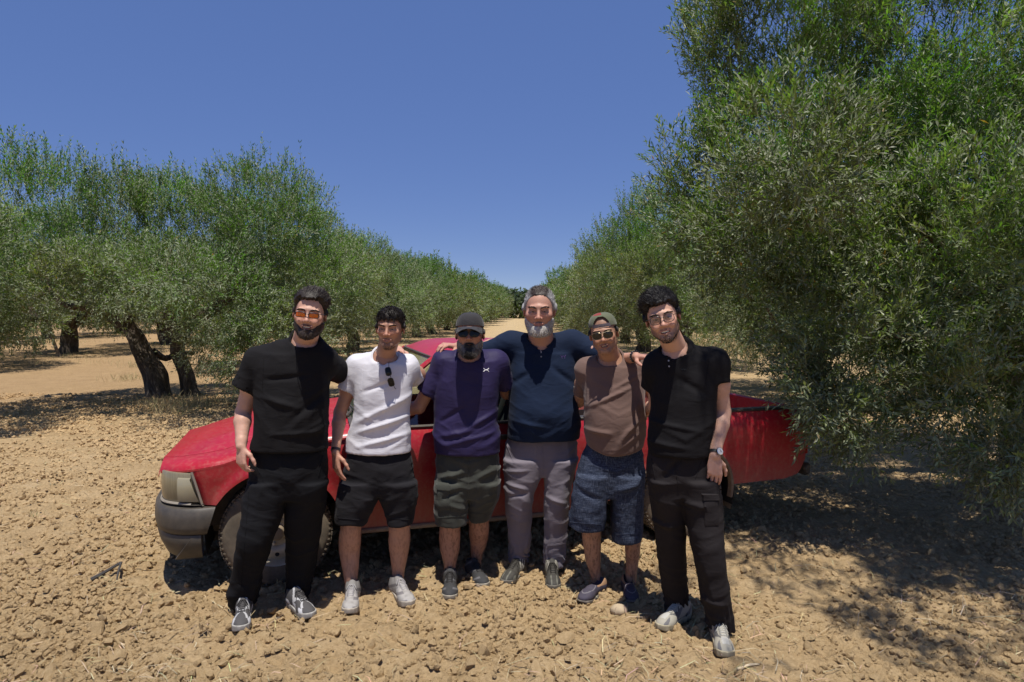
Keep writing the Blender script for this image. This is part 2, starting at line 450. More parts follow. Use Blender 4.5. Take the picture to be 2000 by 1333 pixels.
def soil_material(name, clod=False):
    t = NT(name); o = t.coord('Object')
    big = t.noise(.22, 4, .6, o); mid = t.noise(2.6, 6, .6, o); fine = t.noise(46, 6, .7, o); speck = t.noise(190, 3, .6, o)
    c = t.ramp(mid, [(.30, (.325, .215, .112)), (.50, (.440, .308, .172)), (.72, (.530, .390, .235))])
    c2 = t.ramp(mid, [(.3, (.205, .108, .052)), (.7, (.335, .195, .098))])
    sep = t.new('ShaderNodeSeparateXYZ'); g = t.new('ShaderNodeNewGeometry'); t.l.new(g.outputs['Position'], sep.inputs[0])
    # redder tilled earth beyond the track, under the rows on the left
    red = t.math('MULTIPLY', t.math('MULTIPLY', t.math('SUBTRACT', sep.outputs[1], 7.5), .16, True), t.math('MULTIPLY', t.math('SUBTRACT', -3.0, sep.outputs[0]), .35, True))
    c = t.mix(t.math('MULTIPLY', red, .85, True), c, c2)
    pale = t.math('MULTIPLY', t.math('MULTIPLY', t.math('SUBTRACT', sep.outputs[1], 14.0), .06, True), t.math('SUBTRACT', 1.0, t.math('MULTIPLY', t.math('ABSOLUTE', sep.outputs[0]), .28, True), True))
    c = t.mix(t.math('MULTIPLY', pale, .7), c, (.50, .40, .25))
    c = t.mix(t.math('MULTIPLY', big, .35), c, (.33, .22, .12))
    c = t.mix(.42, c, t.ramp(fine, [(.3, (.27, .18, .092)), (.5, (.44, .31, .172)), (.7, (.64, .48, .29))]))
    if clod: c = t.mix(1.0, c, (1.30, 1.30, 1.28), 'MULTIPLY')
    c = t.mix(1.0, c, (1.04, 1.055, 1.04), 'MULTIPLY')
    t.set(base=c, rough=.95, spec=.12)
    h = t.math('ADD', t.math('MULTIPLY', fine, .8), t.math('MULTIPLY', speck, .35))
    if not clod:
        v = t.new('ShaderNodeTexVoronoi'); v.inputs['Scale'].default_value = 26; t.l.new(o, v.inputs['Vector']); h = t.math('ADD', h, t.math('MULTIPLY', v.outputs['Distance'], -.7))
        v2 = t.new('ShaderNodeTexVoronoi'); v2.inputs['Scale'].default_value = 9; t.l.new(o, v2.inputs['Vector']); h = t.math('ADD', h, t.math('MULTIPLY', v2.outputs['Distance'], -.9))
    t.bump(h, .95, .032 if not clod else .012); return t.m
M_soil = soil_material('tilled_soil'); M_clod = soil_material('soil_clod', True)
ground = link('ground', mesh_np('ground', np.stack([GX, GY, GZ], -1).reshape(-1, 3), [F_], 0, None, True, M_soil)); tag(ground, kind='structure')

def ico(sub):
    import bmesh
    bm = bmesh.new(); bmesh.ops.create_icosphere(bm, subdivisions=sub, radius=1); bm.verts.index_update()
    V = np.array([v.co[:] for v in bm.verts]); F = np.array([[v.index for v in f.verts] for f in bm.faces]); bm.free(); return V, F
I1, IF1 = ico(1); I2, IF2 = ico(2)
O1 = np.array([[1, 0, 0], [-1, 0, 0], [0, 1, 0], [0, -1, 0], [0, 0, 1], [0, 0, -1], [.6, .6, .55], [-.6, .55, .6], [-.5, -.65, .55], [.65, -.5, .6]], float)
OF1 = np.array([[0, 6, 4], [0, 2, 6], [2, 4, 6], [2, 7, 4], [2, 1, 7], [1, 4, 7], [1, 8, 4], [1, 3, 8], [3, 4, 8], [3, 9, 4], [3, 0, 9], [0, 4, 9]])
def clod_shape(seed, hi=True):
    V, F = (I2, IF2) if hi else (O1, OF1); r = np.random.default_rng(seed)
    V = V.copy() * (r.uniform(.75, 1.2, 3) * np.array([1, 1, .72]))
    V *= (1 + .55 * (fbm(V + seed, 1.3, seed, 2) - .5) + .35 * (vnoise(V + seed, 3.2, seed + 1) - .5))[:, None]
    for k in range(4):   # broken flat faces
        n = nrm3 = r.normal(size=3); n /= np.linalg.norm(n); d = V @ n; m = d > (.48 if hi else .75); V[m] -= np.outer(d[m] - .48, n) * .95
    return V, F
R_ = np.random.default_rng(5)
def gz(x, y): return terrain(x, y) + soil_relief(np.asarray(x, float), np.asarray(y, float))
# the largest clods one by one
shapes = [mesh_np('clod', *(lambda a: (a[0], [a[1]]))(clod_shape(100 + k)), 0, None, False, M_clod) for k in range(12)]
spots = []
while len(spots) < 290:
    y = 3.0 + 5.2 * R_.random() ** 1.5; x = R_.uniform(-.76, .76) * y
    if x > .9 and R_.random() < .55: continue
    s = .016 + .030 * R_.random() ** 2.6
    spots.append((x, y, s))
spots += [(*Gnd(530, 1212)[:2], .062), (*Gnd(275, 1215)[:2], .045), (*Gnd(185, 1240)[:2], .052), (*Gnd(400, 1240)[:2], .036), (*Gnd(60, 1280)[:2], .040), (*Gnd(345, 1270)[:2], .035), (*Gnd(440, 1275)[:2], .048), (*Gnd(100, 1325)[:2], .045)]
for k, (x, y, s) in enumerate(spots):
    o = link('clod', shapes[k % 12], ground, (x, y, float(gz(x, y)) + s * .02)); o.rotation_euler = tuple(R_.uniform(-3, 3, 3)); o.scale = (s * R_.uniform(.8, 1.3), s * R_.uniform(.8, 1.3), s)
# the crumbs between them: points on the soil, each carrying a small broken lump
n = 170000; y = 2.75 + 10.5 * R_.random(n) ** 1.7; x = R_.uniform(-.80, .80, n) * y
dens_ = fbm(np.stack([x, y, 0 * x], -1), 1.4, 77, 3); keep = (R_.random(n) < np.clip((dens_ - .34) * 4.8, .16, 1)) & ~((x > 1.0) & (y < 9) & (R_.random(n) < .55)); x, y = x[keep], y[keep]; n = len(x)
s = (.0042 + .0175 * R_.random(n) ** 3.0 + .0009 * (y - 3)).astype(np.float32)
me = bpy.data.meshes.new('loose_crumbs'); me.vertices.add(n); me.vertices.foreach_set('co', np.stack([x, y, gz(x, y) + s * .10], -1).astype(np.float32).ravel())
at = me.attributes.new('size', 'FLOAT_VECTOR', 'POINT'); at.data.foreach_set('vector', (s[:, None] * R_.uniform(.7, 1.35, (n, 3)) * np.array([1, 1, .85])).astype(np.float32).ravel())
at = me.attributes.new('turn', 'FLOAT_VECTOR', 'POINT'); at.data.foreach_set('vector', (R_.uniform(-1, 1, (n, 3)) * np.array([.9, .9, 3.14])).astype(np.float32).ravel())
crumbs = link('loose_crumbs', me); tag(crumbs, 'small crumbs of dry tan earth scattered over the tilled ground', 'soil crumbs', kind='stuff')
gt = bpy.data.node_groups.new('crumbs', 'GeometryNodeTree'); gt.interface.new_socket('Geometry', in_out='INPUT', socket_type='NodeSocketGeometry'); gt.interface.new_socket('Geometry', in_out='OUTPUT', socket_type='NodeSocketGeometry')
gi = gt.nodes.new('NodeGroupInput'); go = gt.nodes.new('NodeGroupOutput'); shp = gt.nodes.new('GeometryNodeJoinGeometry')
for k in range(7):
    ic = gt.nodes.new('GeometryNodeMeshIcoSphere'); ic.inputs['Radius'].default_value = 1; ic.inputs['Subdivisions'].default_value = 1 if k < 4 else 2
    nz = gt.nodes.new('ShaderNodeTexNoise'); nz.noise_dimensions = '4D'; nz.inputs['W'].default_value = 3.7 * k + 1; nz.inputs['Scale'].default_value = .9; nz.inputs['Detail'].default_value = 2
    sub = gt.nodes.new('ShaderNodeVectorMath'); sub.operation = 'SUBTRACT'; sub.inputs[1].default_value = (.5, .5, .5); sc_ = gt.nodes.new('ShaderNodeVectorMath'); sc_.operation = 'SCALE'; sc_.inputs['Scale'].default_value = 2.6
    sp_ = gt.nodes.new('GeometryNodeSetPosition'); smt = gt.nodes.new('GeometryNodeSetMaterial'); smt.inputs['Material'].default_value = M_clod; gi2 = gt.nodes.new('GeometryNodeGeometryToInstance')
    gt.links.new(nz.outputs['Color'], sub.inputs[0]); gt.links.new(sub.outputs[0], sc_.inputs[0]); gt.links.new(ic.outputs[0], sp_.inputs[0]); gt.links.new(sc_.outputs[0], sp_.inputs['Offset']); gt.links.new(sp_.outputs[0], smt.inputs[0]); gt.links.new(smt.outputs[0], gi2.inputs[0]); gt.links.new(gi2.outputs[0], shp.inputs[0])
iop = gt.nodes.new('GeometryNodeInstanceOnPoints'); iop.inputs['Pick Instance'].default_value = True
ri_ = gt.nodes.new('FunctionNodeRandomValue'); ri_.data_type = 'INT'; ri_.inputs['Min'].default_value = 0; [q for q in ri_.inputs if q.name == 'Max' and q.type == 'INT'][0].default_value = 6
[q for q in ri_.inputs if q.name == 'Min' and q.type == 'INT'][0].default_value = 0
na = gt.nodes.new('GeometryNodeInputNamedAttribute'); na.data_type = 'FLOAT_VECTOR'; na.inputs[0].default_value = 'size'; nb_ = gt.nodes.new('GeometryNodeInputNamedAttribute'); nb_.data_type = 'FLOAT_VECTOR'; nb_.inputs[0].default_value = 'turn'
gt.links.new(gi.outputs[0], iop.inputs['Points']); gt.links.new(shp.outputs[0], iop.inputs['Instance']); gt.links.new([q for q in ri_.outputs if q.type == 'INT'][0], iop.inputs['Instance Index'])
gt.links.new(na.outputs[0], iop.inputs['Scale']); gt.links.new(nb_.outputs[0], iop.inputs['Rotation']); gt.links.new(iop.outputs[0], go.inputs[0])
crumbs.modifiers.new('scatter', 'NODES').node_group = gt
# one pale smooth stone
v_, f_ = clod_shape(901); v_ = I2 * np.array([1.15, .95, .75]) * (1 + .14 * (vnoise(I2, 1.6, 9) - .5))[:, None] * .045
g_ = Gnd(1209, 1197); st_ = link('stone', mesh_np('stone', v_, [IF2], 0, None, True, simple('pale_stone', (.42, .33, .22), rough=.85, bscale=60, bstr=.3)), None, (g_[0], g_[1], .016)); tag(st_, 'pale rounded stone lying on the soil in front of the brown loafers', 'stone')

# straw and dry stalks
def blades(P, D, L, w, colr, bend=.25, up=None):
    n = len(P); S = np.cross(D, R_.normal(size=(n, 3)) * .3 + np.array([0, 0, 1.])); S /= np.linalg.norm(S, axis=1)[:, None] + 1e-9
    S = np.where((np.abs(D[:, 2:3]) > .5), np.cross(D, np.array([0, -1., .2])), S); S /= np.linalg.norm(S, axis=1)[:, None] + 1e-9
    L = L[:, None]; w = (w * (.6 + .8 * R_.random(n)))[:, None]; B = R_.normal(size=(n, 3)) * bend * L; B[:, 2] = np.abs(B[:, 2]) * .4
    m = P + D * L * .5 + B * .6; e = P + D * L + B * .4 - np.array([0, 0, 1]) * L * bend * .5
    V = np.stack([P - S * w, P + S * w, m + S * w, m - S * w, e], 1).reshape(-1, 3); b = np.arange(n)[:, None] * 5
    return V, np.hstack([b, b + 1, b + 2, b + 3]), np.hstack([b + 3, b + 2, b + 4]), np.repeat(colr, 5, 0)
def straw_mat():
    t = NT('straw'); t.set(base=t.attr(), rough=.6, spec=.3); return t.m
M_straw = straw_mat()
n = 9000; y = 2.8 + 9 * R_.random(n) ** 1.7; x = R_.uniform(-.8, .8, n) * y; k_ = R_.random(n) < np.clip(fbm(np.stack([x, y, 0 * x], -1), 1.1, 13, 3) * 2.6 - .75, .08, 1); x, y = x[k_], y[k_]; n = len(x)
a = R_.uniform(0, 6.28, n); el = R_.uniform(-.05, .35, n); D = np.stack([np.cos(a) * np.cos(el), np.sin(a) * np.cos(el), np.sin(el)], -1)
cl = np.array([.42, .34, .215]) * R_.uniform(.6, 1.35, (n, 1)) * (1 + .1 * R_.normal(size=(n, 3)))
Ls_ = R_.uniform(.03, .14, n); lg = R_.random(n) < .03; Ls_[lg] *= 2.2
b1 = blades(np.stack([x, y, gz(x, y) + .020], -1), D, Ls_, .0014, cl)
straw = link('straw', mesh_np('straw', b1[0], [b1[1], b1[2]], 0, np.clip(b1[3], 0, 1), False, M_straw)); tag(straw, 'dry straw litter strewn over the tilled earth', 'straw', kind='stuff')
# dry grass tufts round the trunks and along the rows
tx, ty, tn, th_ = [], [], [], []
def tuft(cx, cy, sp, cnt, h): 
    tx.append(R_.normal(cx, sp, cnt)); ty.append(R_.normal(cy, sp, cnt)); th_.append(R_.uniform(.5, 1, cnt) * h)
for q in ((330, 790), (350, 800), (375, 790), (250, 745), (270, 720), (300, 800), (345, 810), (400, 790)): g_ = Gnd(*q); tuft(g_[0], g_[1], .22, 120, .26)
for k in range(60): g_ = Gnd(R_.uniform(1330, 1500), R_.uniform(655, 705)); tuft(g_[0], g_[1], .5, 120, .35)
for k in range(50): g_ = Gnd(R_.uniform(1700, 2050), R_.uniform(690, 800)); tuft(g_[0], g_[1], .45, 70, .22)
for k in range(26): g_ = Gnd(R_.uniform(20, 330), R_.uniform(640, 720)); tuft(g_[0], g_[1], .5, 50, .18)
for q in ((560, 1150), (1215, 1100), (1270, 1095), (1240, 1090), (1000, 1195), (245, 960), (700, 1140), (70, 1010), (1555, 880), (1480, 1020)): g_ = Gnd(*q); tuft(g_[0], g_[1], .05, 14, .07)
x, y, hh = np.concatenate(tx), np.concatenate(ty), np.concatenate(th_); n = len(x)
D = R_.normal(size=(n, 3)) * .32 + np.array([0, 0, 1.]); D /= np.linalg.norm(D, axis=1)[:, None]
cl = np.where(R_.random((n, 1)) < .82, np.array([[.42, .33, .17]]), np.array([[.16, .19, .07]])) * R_.uniform(.6, 1.3, (n, 1))
b2 = blades(np.stack([x, y, gz(x, y)], -1), D, hh, .0022, cl, .3)
dry = link('dry_grass', mesh_np('dry_grass', b2[0], [b2[1], b2[2]], 0, cl.repeat(5, 0), False, M_straw)); tag(dry, 'dry yellow grass growing in tufts round the olive trunks', 'dry grass', kind='stuff')
# a broken dark twig and a bleached stick
tw = MB(); g_ = Gnd(178, 1142); tw.tube([g_ + (0, 0, .03), g_ + (.06, .05, .06), g_ + (.13, .10, .10)], [.013, .010, .008], 6, n=8); tw.tube([g_ + (.13, .10, .10), g_ + (.14, .05, .06), g_ + (.15, .01, .015)], [.008, .006, .005], 6, n=5)
tag(tw.build('stick', simple('dark_twig', (.045, .04, .038), rough=.8), None), 'dark forked stick lying on the bare soil beside the bumper', 'stick')
tw = MB(); g_ = Gnd(1440, 1312); tw.tube([g_ + (0, 0, .012), g_ + (.06, .02, .02), g_ + (.115, .035, .016)], [.005, .006, .004], 6, n=8)
tag(tw.build('stick', simple('bleached_stem', (.60, .50, .34), rough=.8), None), 'bleached flat stem lying beside the cream trainer', 'stick')

# ================================================================== olive trees
def leaf_mat(name):
    t = NT(name); c = t.attr(); g = t.new('ShaderNodeNewGeometry')
    under = t.mix(.62, c, (.25, .26, .19)); base = t.mix(g.outputs['Backfacing'], c, under)
    t.set(base=base, rough=.46, spec=.34)
    tr = t.new('ShaderNodeBsdfTranslucent'); t.l.new(t.mix(1.0, c, (1.5, 1.9, .55), 'MULTIPLY'), tr.inputs[0])
    m = t.new('ShaderNodeMixShader'); m.inputs[0].default_value = .27; t.l.new(t.b.outputs[0], m.inputs[1]); t.l.new(tr.outputs[0], m.inputs[2]); t.l.new(m.outputs[0], t.out.inputs[0])
    return t.m
M_leaf = leaf_mat('olive_leaf')
def bark():
    t = NT('olive_bark'); v = t.coord('Object', (1, 1, .28)); n1 = t.noise(13, 6, .7, v, 1.2); n2 = t.noise(45, 4, .6, v)
    t.set(base=t.ramp(n1, [(.30, (.030, .023, .018)), (.50, (.095, .074, .057)), (.68, (.21, .175, .14))]), rough=.92, spec=.15)
    t.bump(t.math('ADD', n1, t.math('MULTIPLY', n2, .4)), .9, .03); return t.m
M_bark = bark()
def crown_mesh(blobs, ntw, seed, leafL, leafW, per, twL, zmid, zspan, green=.5, shoots=.06, name='foliage', fill=.5, hl_top=.26):
    r = np.random.default_rng(seed); C = np.array([b[0] for b in blobs], float); Rr = np.array([np.broadcast_to(b[1], 3) for b in blobs], float)
    w = (Rr[:, 0] * Rr[:, 2]); n = int(ntw * 2.6); k = r.choice(len(C), n, p=w / w.sum())
    u = r.normal(size=(n, 3)); u /= np.linalg.norm(u, axis=1)[:, None]; f = 1 - fill * r.random(n) ** 1.3
    # lumpy surface with hollows
    lump = 1 + .38 * (vnoise(u * 1.0 + C[k] * 3, 2.3, seed) - .5) + .22 * (vnoise(u + C[k], 5.5, seed + 1) - .5)
    P = C[k] + u * Rr[k] * (f * lump)[:, None]
    inside = np.zeros(n)
    for i in range(len(C)):
        q = np.linalg.norm((P - C[i]) / Rr[i], axis=1); inside += (q < .62) & (k != i)
    hole = vnoise(P, 1.9, seed + 5); clump = vnoise(P, 3.1, seed + 15); keep = (clump > .36) & (inside < 1) & (hole > np.interp(P[:, 2], [2, 4.5], [.24, hl_top])); P, u, k = P[keep][:ntw], u[keep][:ntw], k[keep][:ntw]; n = len(P)
    N = u / Rr[k]; N /= np.linalg.norm(N, axis=1)[:, None]
    t = np.clip((P[:, 2] - zmid) / zspan, -1, 1)[:, None]
    up = np.where(t > 0, .35 + .9 * t, .35 + .75 * t)
    sp = r.random(n) < shoots; 
    D = N * .60 + np.array([0, 0, 1.]) * up + r.normal(size=(n, 3)) * .38
    D[sp & (t[:, 0] > .05)] = np.array([0, 0, 1.2]) + r.normal(size=(int((sp & (t[:, 0] > .05)).sum()), 3)) * .16
    D /= np.linalg.norm(D, axis=1)[:, None]; L = twL * r.uniform(.6, 1.25, n); L[sp & (t[:, 0] > .05)] *= 1.7
    droop = .10 * (1 - .8 * np.clip(t[:, 0] + .2, 0, 1)) + .02
    # leaves: opposite pairs along each twig
    j = np.arange(per); s = ((j // 2) + .6 + .0) / (per / 2); s = np.minimum(s, 1.0)
    A = np.cross(D, r.normal(size=(n, 3))); A /= np.linalg.norm(A, axis=1)[:, None]; B = np.cross(D, A)
    ang = (j // 2) * 1.571 + (j % 2) * np.pi
    rnd = r.normal(size=(n, per, 3)) * .22
    side = A[:, None] * np.cos(ang)[None, :, None] + B[:, None] * np.sin(ang)[None, :, None]
    ld = D[:, None] * (.72 + .5 * (s ** 4)[None, :, None]) + side * .62 + rnd + np.array([0, 0, .06]); ld /= np.linalg.norm(ld, axis=-1)[..., None]
    pos = P[:, None] + D[:, None] * (L[:, None] * s)[..., None]; pos[..., 2] -= droop[:, None] * L[:, None] * s ** 2
    wd = np.cross(ld, np.array([0, -.25, 1.]) + r.normal(size=(n, per, 3)) * .45); wd /= np.linalg.norm(wd, axis=-1)[..., None] + 1e-9
    nn = np.cross(wd, ld); flip = nn[..., 2:3] < 0; wd = np.where(flip, -wd, wd); nn = np.where(flip, -nn, nn)
    ll = leafL * r.uniform(.65, 1.2, (n, per, 1)); lw = leafW * r.uniform(.75, 1.2, (n, per, 1))
    V = np.stack([pos, pos + ld * ll * .48 + wd * lw * .5 + nn * ll * .03, pos + ld * ll - nn * ll * .06, pos + ld * ll * .48 - wd * lw * .5 + nn * ll * .03], 2).reshape(-1, 3)
    q = np.arange(n * per)[:, None] * 4; F = np.hstack([q, q + 3, q + 2, q + 1])
    fresh = np.clip(green + .55 * t[:, 0] + .9 * (vnoise(P, .9, seed + 7) - .5) + .25 * r.normal(size=n) * .6, 0, 1)[:, None]; fresh[sp] = np.clip(fresh[sp] + .35, 0, 1)
    c = np.array([.178, .180, .094]) * (1 - fresh) + np.array([.090, .192, .026]) * fresh; c = c * r.uniform(.55, 1.35, (n, 1)) * (.78 + .60 * vnoise(P, 1.3, seed + 21))[:, None]
    brown = (vnoise(P, 1.6, seed + 9) > .72) & (r.random(n) < .14); c[brown] = c[brown] * .5 + np.array([.16, .12, .06]) * .5
    cl = c[:, None] * r.uniform(.75, 1.3, (n, per, 1)); yel = r.random((n, per)) < .004; cl[yel] = (.42, .24, .05)
    col_ = np.repeat(cl.reshape(-1, 3), 4, 0)
    # stems
    e = P + D * L[:, None]; e[:, 2] -= droop * L; S = np.cross(D, [0, -1., .3]); S /= np.linalg.norm(S, axis=1)[:, None]; sw = leafW * .16
    SV = np.stack([P - S * sw - D * .05, P + S * sw - D * .05, e], 1).reshape(-1, 3); sq = np.arange(n)[:, None] * 3 + len(V)
    return mesh_np(name, np.vstack([V, SV]), [F, np.hstack([sq, sq + 1, sq + 2])], 0, np.clip(np.vstack([col_, np.repeat(c * .35 + np.array([.085, .070, .045]), 3, 0)]), 0, 1), False, M_leaf)
def limb(m, pts, r0, r1, seed, seg=14, n=None, rough=.34):
    pts = np.asarray(pts, float); n = n or max(12, 9 * len(pts)); C = catmull(pts, n); R0 = np.interp(np.linspace(0, 1, n), [0, .12, 1], [r0 * 1.25, r0, r1])
    T = np.gradient(C, axis=0); T /= np.linalg.norm(T, axis=1)[:, None]; a = np.cross(T, [.2, 1, .1]); a /= np.linalg.norm(a, axis=1)[:, None]; b = np.cross(T, a)
    th = np.linspace(0, 2 * np.pi, seg, endpoint=False); S = C[:, None] + R0[:, None, None] * (np.cos(th)[None, :, None] * a[:, None] + np.sin(th)[None, :, None] * b[:, None])
    d = S - C[:, None]; q = C[:, None] * np.array([1, 1, .35]) + d * 2.5
    S = C[:, None] + d * (1 + rough * 2.2 * (fbm(q, 2.2, seed, 3) - .5) + rough * 1.1 * np.sin(th * 3 + np.linspace(0, 5, n)[:, None])[..., None] [..., 0] * .6)[..., None]
    m.grid(S, closed=True)
def trunk_mesh(limbs, name='trunk'):
    m = MB(); 
    for i, (pts, r0, r1) in enumerate(limbs): limb(m, pts, r0, r1, i * 7 + 3, seg=20 if r0 > .1 else 8)
    V = np.concatenate(m.V); me = mesh_np(name, V, [np.concatenate(f) for f in m.F.values()], 0, None, True, M_bark); return me

# generic orchard trees, trunk at the origin
def generic(seed, ntw, leafL, leafW, per, twL, H=4.5, Rd=2.9):
    r = np.random.default_rng(seed); blobs = []; limbs = []
    lean = r.uniform(-.25, .25, 2); fork = np.array([lean[0], lean[1], .9]); limbs.append(([(0, 0, -.1), (lean[0] * .3 + .06, lean[1] * .3, .35), fork], .24, .17))
    nb = 7
    for k in range(nb):
        a = 2 * np.pi * (k + r.uniform(-.25, .25)) / nb; rr = Rd * r.uniform(.50, .66); z = r.uniform(1.75, 2.6)
        c = np.array([rr * math.cos(a), rr * math.sin(a), z]); s = r.uniform(1.0, 1.35); blobs.append((c, (s * 1.05, s * 1.05, s * .95)))
        if k % 2 == 0 or k == 5: mid = fork * .45 + c * .55 + np.array([0, 0, -.25]); limbs.append(([fork - (0, 0, .1), mid, c * .9 + (0, 0, .05)], .11, .02))
    for k in range(5):
        a = 2 * np.pi * k / 5 + r.uniform(0, 1); rr = Rd * r.uniform(.15, .42); z = H - r.uniform(1.0, 1.55); blobs.append((np.array([rr * math.cos(a), rr * math.sin(a), z]), r.uniform(.95, 1.25)))
    for k in range(4):
        a = r.uniform(0, 6.28); c = np.array([Rd * .78 * math.cos(a), Rd * .78 * math.sin(a), r.uniform(1.0, 1.35)]); blobs.append((c, (.7, .7, .6)))
    blobs.append(((0, 0, 2.4), (1.6, 1.6, 1.1)))
    return crown_mesh(blobs, ntw, seed + 1, leafL, leafW, per, twL, 2.1, 2.2, green=.42), trunk_mesh(limbs)
HI = [generic(11, 12000, .074, .0205, 10, .29)]
MID = [generic(21 + k, 5600, .098, .030, 10, .31) for k in range(2)]
FAR = [generic(41 + k, 2000, .18, .062, 8, .44) for k in range(2)]
def olive(name, x, y, meshes, rz, s, label, group=None, sz=1.0):
    root = empty(name, (x, y, float(terrain(x, y))), rz); root.scale = (s, s, s * sz)
    tag(root, label, 'tree', group); link('trunk', meshes[1], root); link('foliage', meshes[0], root); return root

# the big tree that fills the right of the view
BB = [((1550, 300, 4.5), (.50, .55, .50)), ((1500, 430, 5.6), (.6, .7, .5)), ((1570, 190, 6.6), (1.05, 1.2, 1.25)), ((1425, 380, 6.6), (.82, 1.0, .80)), ((1690, 330, 6.3), (1.0, 1.0, 1.0)), ((1860, 130, 6.1), (1.2, 1.3, 1.3)), ((1700, 520, 5.7), (1.0, 1.1, .95)), ((1540, 500, 6.0), (.75, .8, .7)),
      ((1930, 520, 5.1), (.95, 1.0, 1.0)), ((1675, 712, 4.95), (.46, .55, .50)), ((1585, 625, 5.3), (.38, .55, .45)), ((1885, 770, 4.5), (.48, .5, .38)), ((1760, 660, 5.0), (.55, .6, .55)), ((1620, 760, 4.75), (.34, .4, .32)), ((1700, -90, 6.6), (1.3, 1.2, 1.2)), ((1480, 20, 6.8), (.75, .9, .9)), ((1975, 880, 4.3), (.33, .35, .26)), ((1665, 820, 4.8), (.27, .3, .26)), ((1820, 620, 5.8), (.75, .6, .6)), ((1980, 700, 5.2), (.6, .6, .6))]
blobs = [(W(*c), r) for c, r in BB] + [((5.4, 5.6, 3.2), (1.4, 1.3, 1.4)), ((4.8, 4.6, 2.2), (.8, .7, .8)), ((2.25, 2.75, 4.6), (1.25, 1.0, .60)), ((3.4, 3.0, 4.7), (1.1, 1.0, .65)), ((4.9, 7.7, 3.2), (1.3, 1.1, 1.4))]
R1c = crown_mesh(blobs, 32000, 71, .062, .0160, 10, .20, 2.0, 3.2, green=.42, shoots=.07, fill=.66, hl_top=.42)
tb = np.array([5.35, 6.9, 0.])
tl = [([tb - (0, 0, .1), tb + (-.08, -.1, .5), tb + (-.15, -.1, 1.0)], .27, .2)]
for c in ((2.4, 6.4, 2.9), (3.0, 6.3, 3.8), (4.6, 6.0, 3.6), (3.2, 5.4, 1.7), (3.6, 4.5, 2.6), (2.9, 3.0, 4.3), (4.2, 7.6, 3.2)):
    c = np.array(c); f = tb + (-.15, -.1, .9); tl.append(([f, f * .5 + c * .5 + (0, 0, -.15), c], .11, .03))
tl.append(([W(1985, 690, 5.3), W(1880, 655, 5.2), W(1790, 665, 5.1), W(1700, 640, 5.1)], .045, .02)); tl.append(([W(1990, 560, 5.6), W(1850, 570, 5.5), W(1730, 500, 5.6)], .05, .02))
r1 = empty('olive_tree', tuple(tb)); tag(r1, 'large olive tree with drooping silvery branches hanging over the tail of the red pickup', 'tree')
for n_, me in (('trunk', trunk_mesh(tl)), ('foliage', R1c)):
    me.transform(Matrix.Translation(-Vector(tb))); link(n_, me, r1)
# the twin-trunked tree on the left
BB = [((60, 430, 11.2), (1.15, 1.3, 1.1)), ((225, 455, 12.4), 1.1), ((375, 480, 13.2), 1.2), ((520, 430, 12.4), (1.1, 1.2, 1.12)), ((610, 555, 12.8), 1.1), ((430, 590, 11.3), (1.0, 1.1, .80)), ((120, 560, 10.6), (.95, 1.0, .62)), ((-100, 480, 10.3), 1.1), ((-130, 470, 8.6), (.90, .9, .75)), ((330, 535, 9.6), (.68, .7, .38)), ((250, 555, 10.9), (.9, 1.0, .55)),
      ((490, 705, 10.9), (.55, .5, .45)), ((560, 650, 11.4), (.75, .8, .65)), ((290, 520, 12.6), (.95, 1, .75)), ((400, 680, 11.2), (.38, .4, .30)), ((-60, 620, 10.6), (.7, .7, .5)), ((330, 400, 13.5), (.8, .8, .6)), ((660, 640, 13.0), (.6, .6, .7))]
L1c = crown_mesh([(W(*c), r) for c, r in BB], 16000, 81, .072, .0198, 10, .28, 2.2, 2.0, green=.52, shoots=.10)
q = lambda *a: W(*a)
tl = [([q(312, 785, 12.9), q(300, 735, 12.9), q(275, 690, 12.9), q(262, 655, 12.9), q(245, 625, 12.9)], .20, .11), ([q(247, 630, 12.9), q(205, 608, 12.8), q(165, 598, 12.7), q(120, 588, 12.6), q(70, 520, 12.6)], .14, .05), ([q(245, 628, 12.9), q(262, 590, 12.9), q(290, 550, 12.9), q(330, 480, 13)], .11, .04),
      ([q(372, 775, 13.1), q(362, 735, 13.1), q(345, 690, 13.1), q(350, 650, 13.1)], .15, .10), ([q(350, 655, 13.1), q(330, 610, 13.1), q(380, 540, 13.2)], .12, .04), ([q(352, 655, 13.1), q(410, 610, 13), q(470, 560, 12.9), q(530, 480, 12.9)], .12, .04), ([q(300, 690, 13), q(325, 700, 13.3), q(345, 690, 13.5), q(380, 690, 13.5)], .07, .03), ([q(70, 625, 12.5), q(60, 590, 12.6), q(110, 560, 12.6)], .05, .03)]
tb = np.array([W(330, 775, 12.9)[0], 12.9, 0.]); l1 = empty('olive_tree', tuple(tb)); tag(l1, 'wide olive tree with two gnarled leaning trunks nearest on the bonnet side of the pickup', 'tree')
for n_, me in (('trunk', trunk_mesh(tl)), ('foliage', L1c)):
    me.transform(Matrix.Translation(-Vector(tb))); link(n_, me, l1)
m = MB(); m.tube([Gnd(117, 700) + (0, 0, 0), W(100, 655, 22.6), W(95, 650, 22.6)], [.05, .045, .04], 8, n=6); tag(m.build('wooden_stake', simple('grey_stake', (.20, .15, .11), rough=.9), None), 'leaning wooden stake beside the small trunk under the far left trees', 'stake')
rt = random.Random(3)
rows = [(-6.35, 19.0, 'the row left of the track', 'olive trees in the row left of the track'), (4.7, 12.6, 'the row right of the track', 'olive trees in the row right of the track'), (-16.0, 18.0, 'the second row out to the left', 'olive trees in the outer left row'),
        (15.0, 14.0, 'the second row out to the right', 'olive trees in the outer right row'), (-25.5, 24.0, 'the outermost left row', 'olive trees in the outermost left row'), (25.0, 26.0, 'the outermost right row', 'olive trees in the outermost right row')]
ordn = ['nearest', 'second', 'third', 'fourth', 'fifth']
